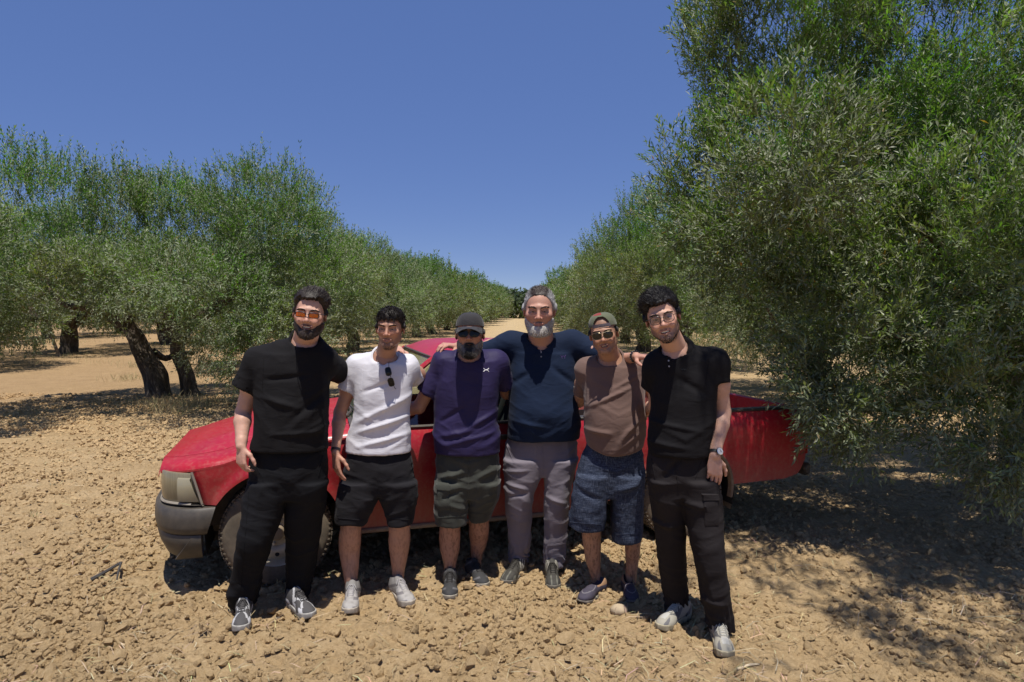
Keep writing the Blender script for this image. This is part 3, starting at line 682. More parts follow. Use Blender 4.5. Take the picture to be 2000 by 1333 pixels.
for ri, (rx, y0, where, grp) in enumerate(rows):
    y = y0; k = 0
    while y < 128:
        x = rx - .28 + .024 * y + rt.uniform(-.35, .35); d = y
        if ri >= 4 and y > 80: break
        ms = HI[0] if (y < 22 and ri < 2) else (MID[(k + ri) % 2] if y < 42 else FAR[(k + ri) % 2])
        s = rt.uniform(.92, 1.08) * (1.16 if ri >= 2 else 1)
        if ri < 2: x += (1.5 if ri == 0 else -1.5) * float(sstep(24, 95, y))
        if ri == 1 and k < 1: s = .90; x = 5.7
        if k < 5 and ri < 4: lab = f'{ordn[k]} olive tree from the camera in {where}'
        else: lab = f'small distant olive tree far along {where}'
        olive('olive_tree', x, y, ms, rt.uniform(0, 6.28), s, lab, grp); y += rt.uniform(5.9, 6.7) * (1.25 if y > 60 else 1); k += 1
# far wooded rise
r = np.random.default_rng(9); n = 460; fx = r.uniform(-150, 150, n); fy = r.uniform(112, 240, n); fx = fx[:]; fx[:26] = r.uniform(-3.5, 9, 26); fy[:26] = r.uniform(99, 112, 26); keep = fx < 1e9; fx, fy = fx[keep], fy[keep]; n = len(fx)
V0, F0 = clod_shape(5); P_, Q_, C_ = [], [], []; per = 150
c = np.stack([fx, fy, terrain(fx, fy) + 2.3], -1); sz = r.uniform(2.0, 3.1, n)
u = r.normal(size=(n, per, 3)); u /= np.linalg.norm(u, axis=-1)[..., None]; P = c[:, None] + u * sz[:, None, None] * np.array([1, 1, .8]) * r.uniform(.7, 1.05, (n, per, 1))
a1 = r.normal(size=(n, per, 3)); a1 /= np.linalg.norm(a1, axis=-1)[..., None]; a2 = np.cross(a1, u); a2 /= np.linalg.norm(a2, axis=-1)[..., None] + 1e-9
V = np.stack([P - a1 * .34, P + a2 * .20, P + a1 * .34, P - a2 * .20], 2).reshape(-1, 3); q_ = np.arange(n * per)[:, None] * 4
cc = (np.array([.062, .085, .040]) * r.uniform(.6, 1.3, (n, per, 1))).reshape(-1, 3).repeat(4, 0)
fw = link('distant_olive_grove', mesh_np('distant_olive_grove', V, [np.hstack([q_, q_ + 1, q_ + 2, q_ + 3])], 0, cc, False, M_leaf)); tag(fw, 'far olive grove on the rise closing the end of the track', 'grove', kind='stuff')

# ================================================================== the red pickup
TO = np.array([-1.42, 4.05, 0.0]); TA = math.atan2(.287, .958)
truck = empty('pickup_truck', tuple(TO), TA); tag(truck, 'old faded red pickup truck with dusty flanks parked behind the group of men', 'pickup truck')
def paint():
    t = NT('faded_red_paint'); o = t.coord('Object'); sep = t.new('ShaderNodeSeparateXYZ'); t.l.new(o, sep.inputs[0])
    n1 = t.noise(3, 5, .6, o); n2 = t.noise(38, 6, .7, o); n3 = t.noise(1.0, 6, .65, t.coord('Object', (60, 60, 5)))
    c = t.ramp(n1, [(.3, (.33, .009, .020)), (.7, (.43, .016, .030))])
    low = t.math('MULTIPLY', t.math('SUBTRACT', .66, sep.outputs[2]), 2.4, True)
    d = t.math('MULTIPLY', t.math('ADD', t.math('MULTIPLY', low, .62), t.math('MULTIPLY', t.math('SUBTRACT', n2, .47), 1.3, True)), t.math('ADD', n3, .25), True)
    t.set(base=t.mix(d, c, (.36, .25, .17)), rough=t.math('ADD', .33, t.math('MULTIPLY', d, .5), True), spec=.45, coat=.10, coatr=.3)
    t.bump(t.math('ADD', t.noise(2.5, 2, .5, o), t.math('MULTIPLY', n2, .03)), .12, .02); return t.m
M_red = paint()
def dusty(name, c, dust=.45, rough=.7, sc=22, **kw):
    t = NT(name); o = t.coord('Object'); n1 = t.noise(sc, 5, .65, o); n2 = t.noise(2.5, 4, .6, o)
    t.set(base=t.mix(t.math('MULTIPLY', t.math('MULTIPLY', n1, n2), dust * 3.4, True), c, (.34, .27, .19)), rough=rough, **kw); t.bump(n1, .25, .004); return t.m
M_bump = dusty('bumper_plastic', (.020, .021, .023), .16, .5); M_tyre = dusty('tyre_rubber', (.040, .034, .029), .42, .9); M_rim = dusty('steel_rim', (.52, .47, .38), .25, .45, metal=.2)
M_dkin = simple('dark_interior', (.012, .012, .013), rough=.8); M_trim = dusty('black_trim', (.016, .016, .018), .2, .5); M_under = dusty('underbody', (.035, .03, .026), .4, .9)
M_glass = lens_glass = None
M_glass = thin_glass('window_glass', (.70, .78, .74), .16)
_t = NT('hazed_lamp_plastic'); _n = _t.noise(1.0, 2, .5, _t.coord('Object', (90, 90, 6))); _t.set(base=_t.ramp(_n, [(.3, (.19, .165, .100)), (.7, (.24, .21, .135))]), rough=.28, spec=.5, coat=.3); _t.bump(_n, .25, .004); M_lamp = _t.m
_t = NT('indicator_plastic'); _t.set(base=(.31, .28, .19), rough=.3, coat=.4); M_ind = _t.m
WD = 1.65; AR = .385; ACZ = .335
ip = lambda x, xs, ys: np.interp(x, xs, ys)
def pw(t): return .20 * np.clip((-.30 - t) / .36, 0, 1.2) ** 2.2 + .05 * np.clip((t - 3.70) / .17, 0, 1) ** 2
def sw(z): return ip(z, [.28, .40, .55, .70, .80, .86, .90, .935], [.062, .040, .018, .002, .0, .008, .022, .045])
def zf(t): return ip(t, [-.68, -.5, -.29, -.12, .1, .47], [.735, .765, .800, .852, .885, .925])
def zc(t): return ip(t, [-.69, -.62, -.5, -.29, -.12, .1, .47], [.755, .795, .845, .905, .940, .967, .997])
def arch(t, c): return np.where(np.abs(t - c) < AR, ACZ + np.sqrt(np.maximum(AR ** 2 - (t - c) ** 2, 0)), 0)
def side_panel(name, t0, t1, ztop, zbot, cent=None, far=False, n=60, nz=14, lip=True, extra=None):
    m = MB(); T = np.linspace(t0, t1, n)
    if cent is not None: T = np.unique(np.concatenate([T, cent + AR * np.sin(np.linspace(-np.pi / 2, np.pi / 2, 37)), [cent - AR - .001, cent + AR + .001]])); T = T[(T >= t0) & (T <= t1)]
    rows = []; lips = []
    for t in T:
        zb = zbot(t) if callable(zbot) else zbot; ar = float(arch(t, cent)) if cent is not None else 0; zb = max(zb, ar); zt = ztop(t) if callable(ztop) else ztop
        zz = zb + (zt - zb) * np.linspace(0, 1, nz) ** .9; fl = -.016 * np.exp(-((zz - ar) / .05) ** 2) * (ar > 0)
        w = sw(zz) + pw(t) + fl
        rows.append(np.stack([np.full(nz, t) + (extra(zz, t) if extra else 0), (WD - w if far else w), zz], 1))
    P = np.array(rows); m.grid(P if not far else P[:, ::-1])
    inn = P.copy(); inn[..., 1] += .012 if not far else -.012; m.grid(inn if far else inn[:, ::-1]); m.grid(np.stack([P[:, 0], inn[:, 0] + ([0, .02, 0] if not far else [0, -.02, 0])], 0)); m.grid(np.stack([P[:, -1], inn[:, -1]], 0)); m.grid(np.stack([P[0], inn[0]], 0)); m.grid(np.stack([P[-1], inn[-1]], 0))
    return m.build(name, M_red, truck)
sl_ = lambda zz, t: np.where(t < -.38, np.clip((.745 - zz) / .215, -.3, 1) * .055 * np.clip((-.38 - t) / .09, 0, 1), 0)
for far in (False, True):
    side_panel('fender', -.475, .468, lambda t: zf(t) - .022, lambda t: .535 if t < -.3 else .285, 0.0, far, extra=sl_)
    side_panel('door', .476, 1.50, .930, .300, None, far); side_panel('cab_side', 1.507, 1.925, .930, .300, None, far)
    side_panel('bed_side', 1.94, 3.87, .925, lambda t: ip(t, [1.94, 3.2, 3.66, 3.80, 3.87], [.33, .385, .395, .43, .53]), 2.81, far, n=70)
# bonnet and shoulders
def hood_w(t, w):
    v = np.minimum(w, WD - w); a = zf(t); c = zc(t)
    sh = ip(v, [.0, .012, .04, .10, .18], [-.022, -.006, .010, .026, .034]); z = a + sh
    k = np.clip((v - .18) / (.825 - .18), 0, 1); z = np.where(v > .18, a + .034 + (c - a - .034) * (1 - (1 - k) ** 2.4), z)
    z = z + .010 * np.exp(-((v - .42) / .05) ** 2) * np.clip((t + .6) * 3, 0, 1)
    return z
def top_patch(name, wl, t0, t1, mat=M_red, n=34):
    m = MB(); T = np.linspace(t0, t1, n); P = np.array([[(t + (.0 if t > -.5 else 0), (pw(t) + .0 * w) + w * (1 - pw(t) / .825) if w <= .825 else WD - (pw(t) + (WD - w) * (1 - pw(t) / .825)), float(hood_w(t, w))) for w in wl] for t in T])
    m.grid(P[:, ::-1]); e = P[0].copy(); f = e.copy(); f[:, 0] -= .012; f[:, 2] -= .035; m.grid(np.stack([e, f], 0)); lo = P - (0, 0, .012); m.grid(lo)
    m.grid(np.stack([P[:, 0], lo[:, 0]], 0)); m.grid(np.stack([P[:, -1], lo[:, -1]], 0)); m.grid(np.stack([P[-1], lo[-1]], 0)); return m.build(name, mat, truck)
top_patch('fender_top', [.0, .006, .012, .025, .04, .07, .10, .14, .172], -.66, .468); top_patch('fender_top', [WD - v for v in [.172, .14, .10, .07, .04, .025, .012, .006, .0]], -.66, .468)
top_patch('bonnet', list(np.linspace(.178, WD - .178, 31)), -.665, .44)
# nose, grille, lamps, bumper
def path(pts, n):
    return catmull(pts, n)
lp = path([(-.468, .030), (-.53, .062), (-.59, .105), (-.635, .160), (-.66, .24), (-.672, .34), (-.678, .44)], 22)
def wrap(P2, zb, zt, mat, name, parent=truck, off=0.0, slant=0.0, th=.02, smooth=True):
    T = np.gradient(P2, axis=0); Nn = np.stack([-T[:, 1], T[:, 0]], 1); Nn /= np.linalg.norm(Nn, axis=1)[:, None]; Nn *= np.sign(-(Nn[:, 1:2] + .3 * Nn[:, 0:1]) + 1e-9)
    Q = P2 + Nn * off; I = P2 + Nn * (off - th); n = len(P2); k = np.linspace(1, 0, n) ** 3
    m = MB(); ring = []
    for zz, A, s in ((zb, Q, 1), (zb + .008, Q + Nn * .004, 1), ((zb + zt) / 2, Q + Nn * .006, .5), (zt - .008, Q + Nn * .002, 0), (zt, Q - Nn * .004, 0), (zt, I, 0), (zb, I, 1)):
        ring.append(np.stack([A[:, 0] + slant * k * s, A[:, 1], np.full(n, zz)], 1))
    R3 = np.stack(ring, 1); m.grid(R3, closed=True); return m.build(name, mat, parent)
hl = wrap(lp, .552, .728, M_lamp, 'headlight', slant=.055)
wrap(lp[:5], .560, .700, M_ind, 'indicator', hl, .010, .045, .02).matrix_basis = Matrix.Identity(4)
wrap(lp, .532, .551, M_trim if False else dusty('grey_lamp_frame', (.20, .19, .17), .4, .6), 'headlight_frame', slant=.062, off=.006)
m = MB(); m.tube([(-.462, .020, .735), (-.440, .016, .66), (-.408, .012, .545)], .007, 6, n=6); m.build('lamp_edge', bpy.data.materials['grey_lamp_frame'], truck)
lpf = lp.copy(); lpf[:, 1] = WD - lpf[:, 1]
m = MB(); 
for a_, b_ in zip(lpf[:-1], lpf[1:]): m.grid(np.array([[(a_[0], a_[1], .552), (b_[0], b_[1], .552)], [(a_[0], a_[1], .728), (b_[0], b_[1], .728)]]))
m.build('headlight', M_lamp, truck)
m = MB(); m.box((-.655, .825, .64), (.03, .86, .17), bev=.008); m.build('grille', M_trim, truck)
for k in range(4): m = MB(); m.box((-.674, .825, .575 + k * .043), (.012, .84, .016), bev=.004); m.build('grille_bar', M_trim, truck)
bp = path([(-.335, .012), (-.43, .008), (-.52, .034), (-.59, .090), (-.635, .17), (-.668, .28), (-.690, .42), (-.705, .825), (-.690, 1.23), (-.668, 1.37), (-.635, 1.48), (-.59, 1.56), (-.52, 1.616), (-.43, 1.642), (-.335, 1.638)], 70)
T_ = np.gradient(bp, axis=0); N_ = np.stack([-T_[:, 1], T_[:, 0]], 1); N_ /= np.linalg.norm(N_, axis=1)[:, None]; N_ = N_ * (1 if ((bp[0] + N_[0]) - bp[0])[1] < 0 else -1)
def bsec(prof, name, mat, endcut, i0=0, i1=70, wob=0):
    m = MB(); R3 = []
    for i in range(i0, i1):
        e = min(i, 69 - i); row = []
        for off, z in prof:
            sh = endcut * (.53 - z) * max(0, 1 - e / 4) if e < 4 else 0
            zz = z + (.06 * max(0, 1 - min(i, 69 - i) / 12) if wob and z < .30 else 0)
            p_ = bp[i] + N_[i] * off; row.append((p_[0] - sh, p_[1], zz))
        R3.append(row)
    R3 = np.array(R3); m.grid(R3, closed=True); 
    for q_ in (R3[0], R3[-1][::-1]):
        c_ = q_.mean(0); m.add(np.vstack([q_, c_]), [[j, (j + 1) % len(q_), len(q_)] for j in range(len(q_))])
    return m.build(name, mat, truck)
bsec([(-.03, .525), (.020, .527), (.034, .510), (.040, .47), (.042, .42), (.036, .385), (.020, .372), (-.03, .372)], 'bumper', M_bump, .32)
bsec([(-.045, .371), (.022, .371), (.030, .350), (.018, .30), (-.012, .235), (-.03, .222), (-.05, .24), (-.06, .30)], 'bumper_valance', M_bump, .9, 1, 69)
# wheels
def wheel(cx, cy, far=False):
    s = 1 if not far else -1; w = MB(); R = .325
    prof = [(-.10, .20), (-.103, .235), (-.100, .285), (-.088, .308), (-.070, R - .004), (-.03, R), (.03, R), (.070, R - .004), (.088, .308), (.100, .285), (.103, .235), (.10, .20)]
    w.lathe(prof, (0, 0, 0), (0, 1, 0), 72); tyre = w.build('wheel', M_tyre, truck); tyre.location = (cx, cy, .322)
    tm = MB()
    for k in range(60):
        a = 2 * math.pi * k / 60
        for side in (-1, 0, 1):
            aa = a + (.05 if side == 0 else 0); c = np.array([math.cos(aa) * (R + .001), side * .058, math.sin(aa) * (R + .001)]); Rm = np.stack([[-math.sin(aa), 0, math.cos(aa)], [0, 1, 0], [math.cos(aa), 0, math.sin(aa)]], 1)
            tm.box(c, (.026, .040, .008), R=Rm)
            if side: tm.box([math.cos(aa) * (R - .022), side * .0865, math.sin(aa) * (R - .022)], (.010, .006, .030), R=Rm)
    tb_ = tm.build('tread', M_tyre, tyre, smooth=False); tb_['kind'] = 'stuff'
    rm = MB(); rm.lathe([(-.085 * s, .205), (-.096 * s, .212), (-.100 * s, .205), (-.094 * s, .196), (-.060 * s, .190), (-.040 * s, .182), (-.046 * s, .165), (-.062 * s, .150), (-.068 * s, .120), (-.060 * s, .095), (-.050 * s, .085), (-.052 * s, .070), (-.056 * s, .0)], (0, 0, 0), (0, 1, 0), 56); rim = rm.build('rim', M_rim, tyre)
    for k in range(12):
        hm = MB(); a = 2 * math.pi * k / 12; c = np.array([math.cos(a) * .137, -.0665 * s, math.sin(a) * .137]); hm.lathe([(0, 0), (.003 * s * -1, .011), (.0005, .0135)], c, (0, 1, 0), 12)
        hm.build('rim_hole', M_dkin, tyre)
    hb = MB(); hb.lathe([(-.045 * s, .048), (-.085 * s, .046), (-.100 * s, .036), (-.104 * s, .012), (-.104 * s, 0)], (0, 0, 0), (0, 1, 0), 28); hb.build('hub', dusty('hub_metal', (.16, .12, .08), .4, .6), tyre)
    for k in range(6):
        a = 2 * math.pi * k / 6 + .3; c = np.array([math.cos(a) * .072, 0, math.sin(a) * .072]); nm = MB(); nm.lathe([(-.05 * s, .012), (-.070 * s, .011), (-.074 * s, .006), (-.074 * s, 0)], c, (0, 1, 0), 6); nm.build('wheel_nut', M_rim, tyre, smooth=False)
wheel(0, .135); wheel(2.81, .165); wheel(0, WD - .135, True); wheel(2.81, WD - .165, True)
# wheel wells, floor, chassis
for c_ in (0, 2.81):
    for w0, w1 in ((.03, .40), (WD - .40, WD - .03)):
        m = MB(); th = np.linspace(-.25, np.pi + .25, 26); P = np.array([[(c_ + (AR + .015) * math.cos(a), w, ACZ + (AR + .015) * math.sin(a)) for a in th] for w in (w0, w1)]); m.grid(P); ww_ = w1 + .005 if w0 < .5 else w0 - .005; m.box((c_, ww_, .5), (.9, .01, .6)); m.build('wheel_well', M_dkin, truck)
m = MB(); m.box((1.35, .825, .345), (1.72, 1.50, .06)); m.box((1.2, .42, .33), (3.6, .10, .12)); m.box((1.2, 1.23, .33), (3.6, .10, .12)); m.box((3.35, .825, .44), (.9, 1.35, .04)); m.box((0, .825, .32), (.08, 1.3, .08)); m.box((2.9, .825, .32), (.10, 1.3, .10)); m.ball((2.9, .825, .32), (.15, .15, .14)); m.box((-.35, .825, .50), (.5, 1.2, .3)); m.build('chassis', M_under, truck)
for w in (.058, WD - .058):
    m = MB(); m.box((1.19, w, .286), (1.50, .035, .030), bev=.008); m.build('sill', dusty('dusty_sill', (.20, .05, .04), .9, .8), truck)
# cab: screen, pillars, roof, windows
def sidew(z): return ip(z, [.93, 1.37], [.045, .165])
bl, tl_, ztop = .47, .985, 1.372
ws = MB(); U = np.linspace(0, 1, 13); V_ = np.linspace(0, 1, 8)
P = np.array([[(bl + (tl_ - bl) * v - .055 * (1 - (2 * u - 1) ** 2), (.075 + .11 * v) + (WD - 2 * (.075 + .11 * v)) * u, .962 + (ztop - .968) * v + .02 * (1 - (2 * u - 1) ** 2) * v) for u in U] for v in V_]); ws.grid(P); ws.build('windscreen', M_glass, truck)
rub = MB(); rub.tube(np.vstack([P[0], P[1:, -1], P[-1, ::-1], P[::-1, 0][1:]]), .009, 6); rub.build('windscreen_seal', M_trim, truck)
cw = MB(); cw.grid(np.array([[(t, w, .962 + .030 * (1 - (2 * w / WD - 1) ** 2) - .25 * (t - .50) * 0 - (.0 if t > .42 else .004)) for w in np.linspace(.05, WD - .05, 17)] for t in (.44, .50, .56)])); cw.build('cowl', M_trim, truck)
rf = MB(); T = np.linspace(0, 1, 22); Uu = np.linspace(0, 1, 31)
def roofp(a, u):
    v = 2 * u - 1; e = 1 - np.abs(v) ** 3.2; t = .985 + .80 * a; wi = .158 + (WD - .316) * u
    return (t - .045 * (1 - v * v) * (1 - a) ** 2, wi, 1.372 + .062 * e * np.clip(np.sin(np.pi * (.5 * min(a * 4.2, 1))), 0, 1) + .012 * math.sin(math.pi * a) + .012 * e)
P = np.array([[roofp(a, u) for u in Uu] for a in T]); rf.grid(P[:, ::-1]); rf.grid(P - (0, 0, .025)); 
for e_ in (P[:, 0], P[:, -1], P[0], P[-1]): rf.grid(np.stack([e_, e_ - (0, 0, .025)], 0))
roof = rf.build('roof', M_red, truck)
for s in (0, 1):
    f = (lambda w: w) if s == 0 else (lambda w: WD - w)
    m = MB(); m.tube([(.455, f(.05), .93), (.72, f(.110), 1.16), (.985, f(.162), 1.362)], [.030, .026, .026], 8, n=9, flat=.7); m.build('front_pillar', M_red, truck)
    m = MB(); m.tube([(1.60, f(.045), .93), (1.60, f(.105), 1.16), (1.58, f(.162), 1.365)], [.05, .045, .045], 8, n=6, flat=.5); m.tube([(1.86, f(.045), .93), (1.80, f(.162), 1.365)], [.05, .05], 8, n=6, flat=.5); m.build('rear_pillar', M_red, truck)
    m = MB(); m.tube([(.985, f(.152), 1.372), (1.40, f(.148), 1.378), (1.78, f(.152), 1.372)], .010, 6, n=8); m.tube([(.50, f(.052), .965), (.985, f(.152), 1.366)], .009, 6); m.build('rain_gutter', M_trim, truck)
    m = MB(); m.grid(np.array([[(.56, f(.052), .935), (1.545, f(.052), .935)], [(.80, f(.105), 1.16), (1.545, f(.105), 1.16)], [(1.00, f(.158), 1.355), (1.545, f(.158), 1.355)]])); m.build('side_window', M_glass, truck)
    m = MB(); m.tube([(.47, f(.040), .936), (1.90, f(.040), .936)], .011, 6); m.tube([(.70, f(.05), .94), (.72, f(.08), 1.12)], .009, 6); m.build('window_seal', M_trim, truck)
    m = MB(); m.box((1.39, f(-.004), .845), (.13, .022, .035), bev=.008); m.build('door_handle', M_trim, truck)
    m = MB(); m.ball((.62, f(-.085), 1.00), (.035, .085, .06)); m.tube([(.62, f(-.04), .985), (.60, f(.045), .945)], .012, 6); m.build('door_mirror', M_trim, truck)
m = MB(); m.grid(np.array([[(1.84, w, .96) for w in np.linspace(.12, WD - .12, 5)], [(1.79, w, 1.35) for w in np.linspace(.19, WD - .19, 5)]])); m.build('rear_window', M_glass, truck)
m = MB(); m.box((1.90, .825, .66), (.04, 1.54, .58), bev=.01); m.build('cab_back', M_red, truck)
m = MB(); m.box((.60, .825, .84), (.30, 1.42, .22), bev=.04); m.build('dashboard', M_dkin, truck)
for w in (.45, 1.20):
    m = MB(); m.box((1.22, w, .60), (.50, .50, .16), bev=.05); m.box((1.52, w, .86), (.14, .48, .56), R=np.array(Matrix.Rotation(rad(12), 3, 'Y')), bev=.05); m.box((1.57, w, 1.18), (.09, .26, .16), bev=.035); m.build('seat', simple('seat_cloth', (.035, .034, .036), rough=.9), truck)
m = MB(); th = np.linspace(0, 2 * np.pi, 25); m.tube([(.83 - .05 * math.sin(a), 1.20 + .18 * math.cos(a), .98 + .17 * math.sin(a)) for a in th], .014, 8); m.tube([(.83, 1.04, .98), (.83, 1.36, .98)], .012, 6); m.tube([(.64, 1.20, .88), (.83, 1.20, .98)], .02, 8); m.build('steering_wheel', M_dkin, truck)
m = MB(); m.tube([(1.50, .16, 1.30), (1.46, .15, 1.05), (1.36, .17, .82)], .018, 6, n=8, flat=.2); m.build('seat_belt', simple('belt_webbing', (.05, .05, .052), rough=.8), truck)
m = MB(); m.box((.88, .825, 1.30), (.02, .20, .055), bev=.012); m.build('rear_view_mirror', M_dkin, truck)
for w0, w1 in ((.30, .80), (.92, 1.42)):
    m = MB(); m.tube([(.435, w0, .985), (.47, w0 + .10, 1.012), (.43, w1, 1.015)], [.010, .008, .005], 6, n=8); m.tube([(.49, w0 + .06, 1.018), (.455, w1 - .02, 1.020)], .006, 5); m.ball((.435, w0, .985), .020); m.build('wiper', M_trim, truck)
# load bed
M_bed = dusty('dusty_bed_red', (.44, .03, .045), .45, .7)
m = MB(); m.box((2.90, .825, .50), (1.90, 1.50, .03)); m.build('bed_floor', M_bed, truck)
m = MB(); m.box((1.955, .825, .72), (.025, 1.52, .40), bev=.005); m.build('bed_front', M_bed, truck)
for w in (.085, WD - .085): m = MB(); m.box((2.90, w, .71), (1.88, .02, .40)); m.build('bed_inner_wall', M_bed, truck)
for w in (.075, WD - .075): m = MB(); m.box((2.90, w, .9345), (1.93, .085, .020), bev=.006); m.build('bed_rail', dusty('bed_rail_black', (.014, .014, .016), .12, .5), truck)
for c_ in (.20, WD - .20): m = MB(); m.box((2.90, c_, .60), (.80, .22, .18), bev=.04); m.build('wheel_arch_box', M_bed, truck)
m = MB(); m.box((3.85, .825, .70), (.035, 1.44, .45), bev=.010); m.build('tailgate', M_red, truck)
for w in (.10, WD - .10): m = MB(); m.box((3.875, w, .70), (.02, .09, .26), bev=.006); m.build('tail_light', simple('tail_lamp_red', (.30, .01, .012), rough=.25), truck)
m = MB(); m.box((3.97, .825, .42), (.07, 1.35, .10), bev=.02); m.build('rear_bumper', M_bump, truck)
m = MB(); P = np.array([[(3.22 + .03 * math.sin(v * 3) + .02 * u, .10 + .22 * u, .46 - .28 * v) for u in (0, .5, 1)] for v in np.linspace(0, 1, 7)]); m.grid(P); m.grid(P[::-1] + (.006, 0, 0)); m.build('mud_flap', dusty('dusty_flap', (.12, .10, .08), .9, .9), truck)
m = MB(); th = np.linspace(-.12, np.pi + .05, 30); P = np.array([[(2.81 + r_ * math.cos(a), .0 + sw(ACZ + r_ * math.sin(a)) + dw, ACZ + r_ * math.sin(a)) for a in th] for r_, dw in ((AR + .020, -.002), (AR + .010, -.022), (AR - .006, -.018), (AR - .012, .02))]); m.grid(P); m.build('arch_lip', dusty('mud_crusted_arch', (.09, .055, .04), .5, .95), truck)

# ================================================================== people
def nrm(v): v = np.asarray(v, float); return v / (np.linalg.norm(v) + 1e-12)
def hand(F, w, d, n, ss=1, curl=.35, sc=1.0, spread=.5, thumb=1.0):
    d = nrm(d); n = np.asarray(n, float); n = nrm(n - d * (n @ d)); s = np.cross(d, n) * ss
    w = np.asarray(w, float)
    F.ell(w + d * .052 * sc, (.048 * sc, .037 * sc, .0135 * sc), .008, np.stack([d, s, n], 1))
    for i, (off, L, r, adv) in enumerate([(.030, .072, .0090, 0), (.0105, .080, .0092, .004), (-.0095, .074, .0088, 0), (-.028, .060, .0078, -.008)]):
        K = w + (d * (.092 + adv) + s * off) * sc + n * .002
        F.cone(w + (d * .012 + s * off * .55) * sc, K, .0125 * sc, .0105 * sc, .010)
        c = curl * (1 + .18 * i) if np.ndim(curl) == 0 else curl[i]
        th = c * .7; P = K; fd = nrm(d + s * off * spread * 8)
        for j, q in enumerate((.46, .30, .24)):
            v = fd * math.cos(th) - n * math.sin(th); Q = P + v * L * q * sc
            rr = r * sc * (1 - .10 * j); F.cone(P, Q, rr * (1.0 if j else 1.06), rr * .92, .0022); P = Q; th += c * (1.0 if j == 0 else .7)
    T = w + (d * .022 + s * .020 - n * .006) * sc
    for v, L, r in (((d * .62 + s * .70 - n * .25), .044, .0135), ((d * .86 + s * .42 * thumb - n * .30), .034, .0105), ((d * .95 + s * .15 * thumb - n * .35), .026, .0092)):
        Q = T + nrm(v) * L * sc; F.cone(T, Q, r * sc, r * .86 * sc, .007); T = Q

def arm_prims(F, S, E, H, r, k=.012):
    S, E, H = [np.asarray(q, float) for q in (S, E, H)]
    F.cone(S, E, r * 1.18, r * .86, k)
    mid = S + (E - S) * .45; F.ell(mid, r * 1.2, .03)
    f = E + (H - E) * .28; F.cone(E, f, r * .86, r * .92, k); F.cone(f, E + (H - E) * .85, r * .92, r * .60, k); F.cone(E + (H - E) * .85, H, r * .60, r * .56, k)

SK = {}
def skin_mat():
    if 'skin' in SK: return SK['skin']
    t = NT('skin'); c = t.attr()
    n = t.noise(60, 5); t.set(base=t.mix(t.math('MULTIPLY', n, .35), c, t.mix(1.0, c, (.80, .62, .58), 'MULTIPLY')), rough=.52, spec=.30, sss=.06)
    t.b.inputs['Subsurface Radius'].default_value = (1, .35, .2); t.b.inputs['Subsurface Scale'].default_value = .006
    t.bump(t.noise(420, 3), .12, .002); SK['skin'] = t.m; return t.m
def hair_mat():
    if 'hair' in SK: return SK['hair']
    t = NT('hair'); t.set(base=t.attr(), rough=.5, spec=.28); t.bump(t.noise(1.0, 4, .6, t.coord('Object', (300, 300, 90))), .5, .003); SK['hair'] = t.m; return t.m

def head_field(h):
    """face towards -y, z up, eyes at z = 0"""
    fat, jw, nose, smile = h.get('fat', 1), h.get('jaw', 1), h.get('nose', 1), h.get('smile', 0)
    F = Field((-.105, -.145, -.24), (.105, .145, .145), .0032)
    F.ell((0, .018, .034), (.0755, .097, .083), .02)
    F.ell((0, -.014, -.028), (.064 * fat, .076, .078), .03)
    for s in (-1, 1):
        F.cone((s * .050 * jw * fat, .002, -.062), (s * .012, -.066, -.099), .019, .018, .03)
        F.ell((s * .042 * fat, -.058, -.022), (.024, .024, .021), .022)
        F.ell((s * .030, -.078, .021), (.026, .014, .009), .014)
    F.ell((0, -.079, .024), (.02, .013, .012), .014)
    F.ell((0, -.074, -.100), (.021, .016, .015), .016)
    if fat > 1.08: F.ell((0, -.03, -.108), (.045, .045, .022), .03)
    for s in (-1, 1):
        F.ell((s * .031, -.097, .001), (.0175, .018, .0105), .012, sub=True)
        F.ell((s * .031, -.0735, .0058), (.0158, .0138, .0068), .003)
        F.ell((s * .031, -.0735, -.0078), (.0158, .0128, .0060), .003)
        if smile: F.ell((s * .037, -.080, -.040), (.014, .012, .014), .014)
    F.cone((0, -.083, .016), (0, -.106, -.026), .0065, .0085 * nose, .010)
    F.ell((0, -.108, -.032), (.0115 * nose, .0125, .0100), .006)
    for s in (-1, 1):
        F.ell((s * .0125 * nose, -.098, -.036), (.0075, .010, .0075), .004)
        F.ell((s * .0065, -.104, -.0445), (.0038, .0055, .003), .002, sub=True)
    mw = .0235 + .007 * smile; up = .005 * smile
    F.cone((-mw, -.080, -.066 + up), (0, -.0935, -.0625), .0035, .0058, .005); F.cone((mw, -.080, -.066 + up), (0, -.0935, -.0625), .0035, .0058, .005)
    F.cone((-mw * .85, -.081, -.070 + up * .8), (0, -.0925, -.0745 - .004 * smile), .0035, .0072, .005); F.cone((mw * .85, -.081, -.070 + up * .8), (0, -.0925, -.0745 - .004 * smile), .0035, .0072, .005)
    if smile: F.ell((0, -.094, -.0685), (mw * .78, .012, .0018 + .0034 * smile), .003, sub=True)
    else:
        F.cone((-mw * .9, -.088, -.0685), (0, -.1015, -.0682), .0016, .0016, .003, sub=True); F.cone((mw * .9, -.088, -.0685), (0, -.1015, -.0682), .0016, .0016, .003, sub=True)
    for s in (-1, 1):
        a = s * .35; R = np.array([[math.cos(a), -math.sin(a), 0], [math.sin(a), math.cos(a), 0], [0, 0, 1]])
        F.ell((s * .080, .012, -.006), (.0075, .019, .031), .006, R)
        F.ell((s * .0865, .006, -.002), (.005, .010, .018), .004, R, sub=True)
    nb = np.asarray(h['neck_local']); nr = h.get('neck_r', .056)
    F.cone((0, .022, -.05), nb, nr * 1.0, nr * 1.06, .022)
    return F

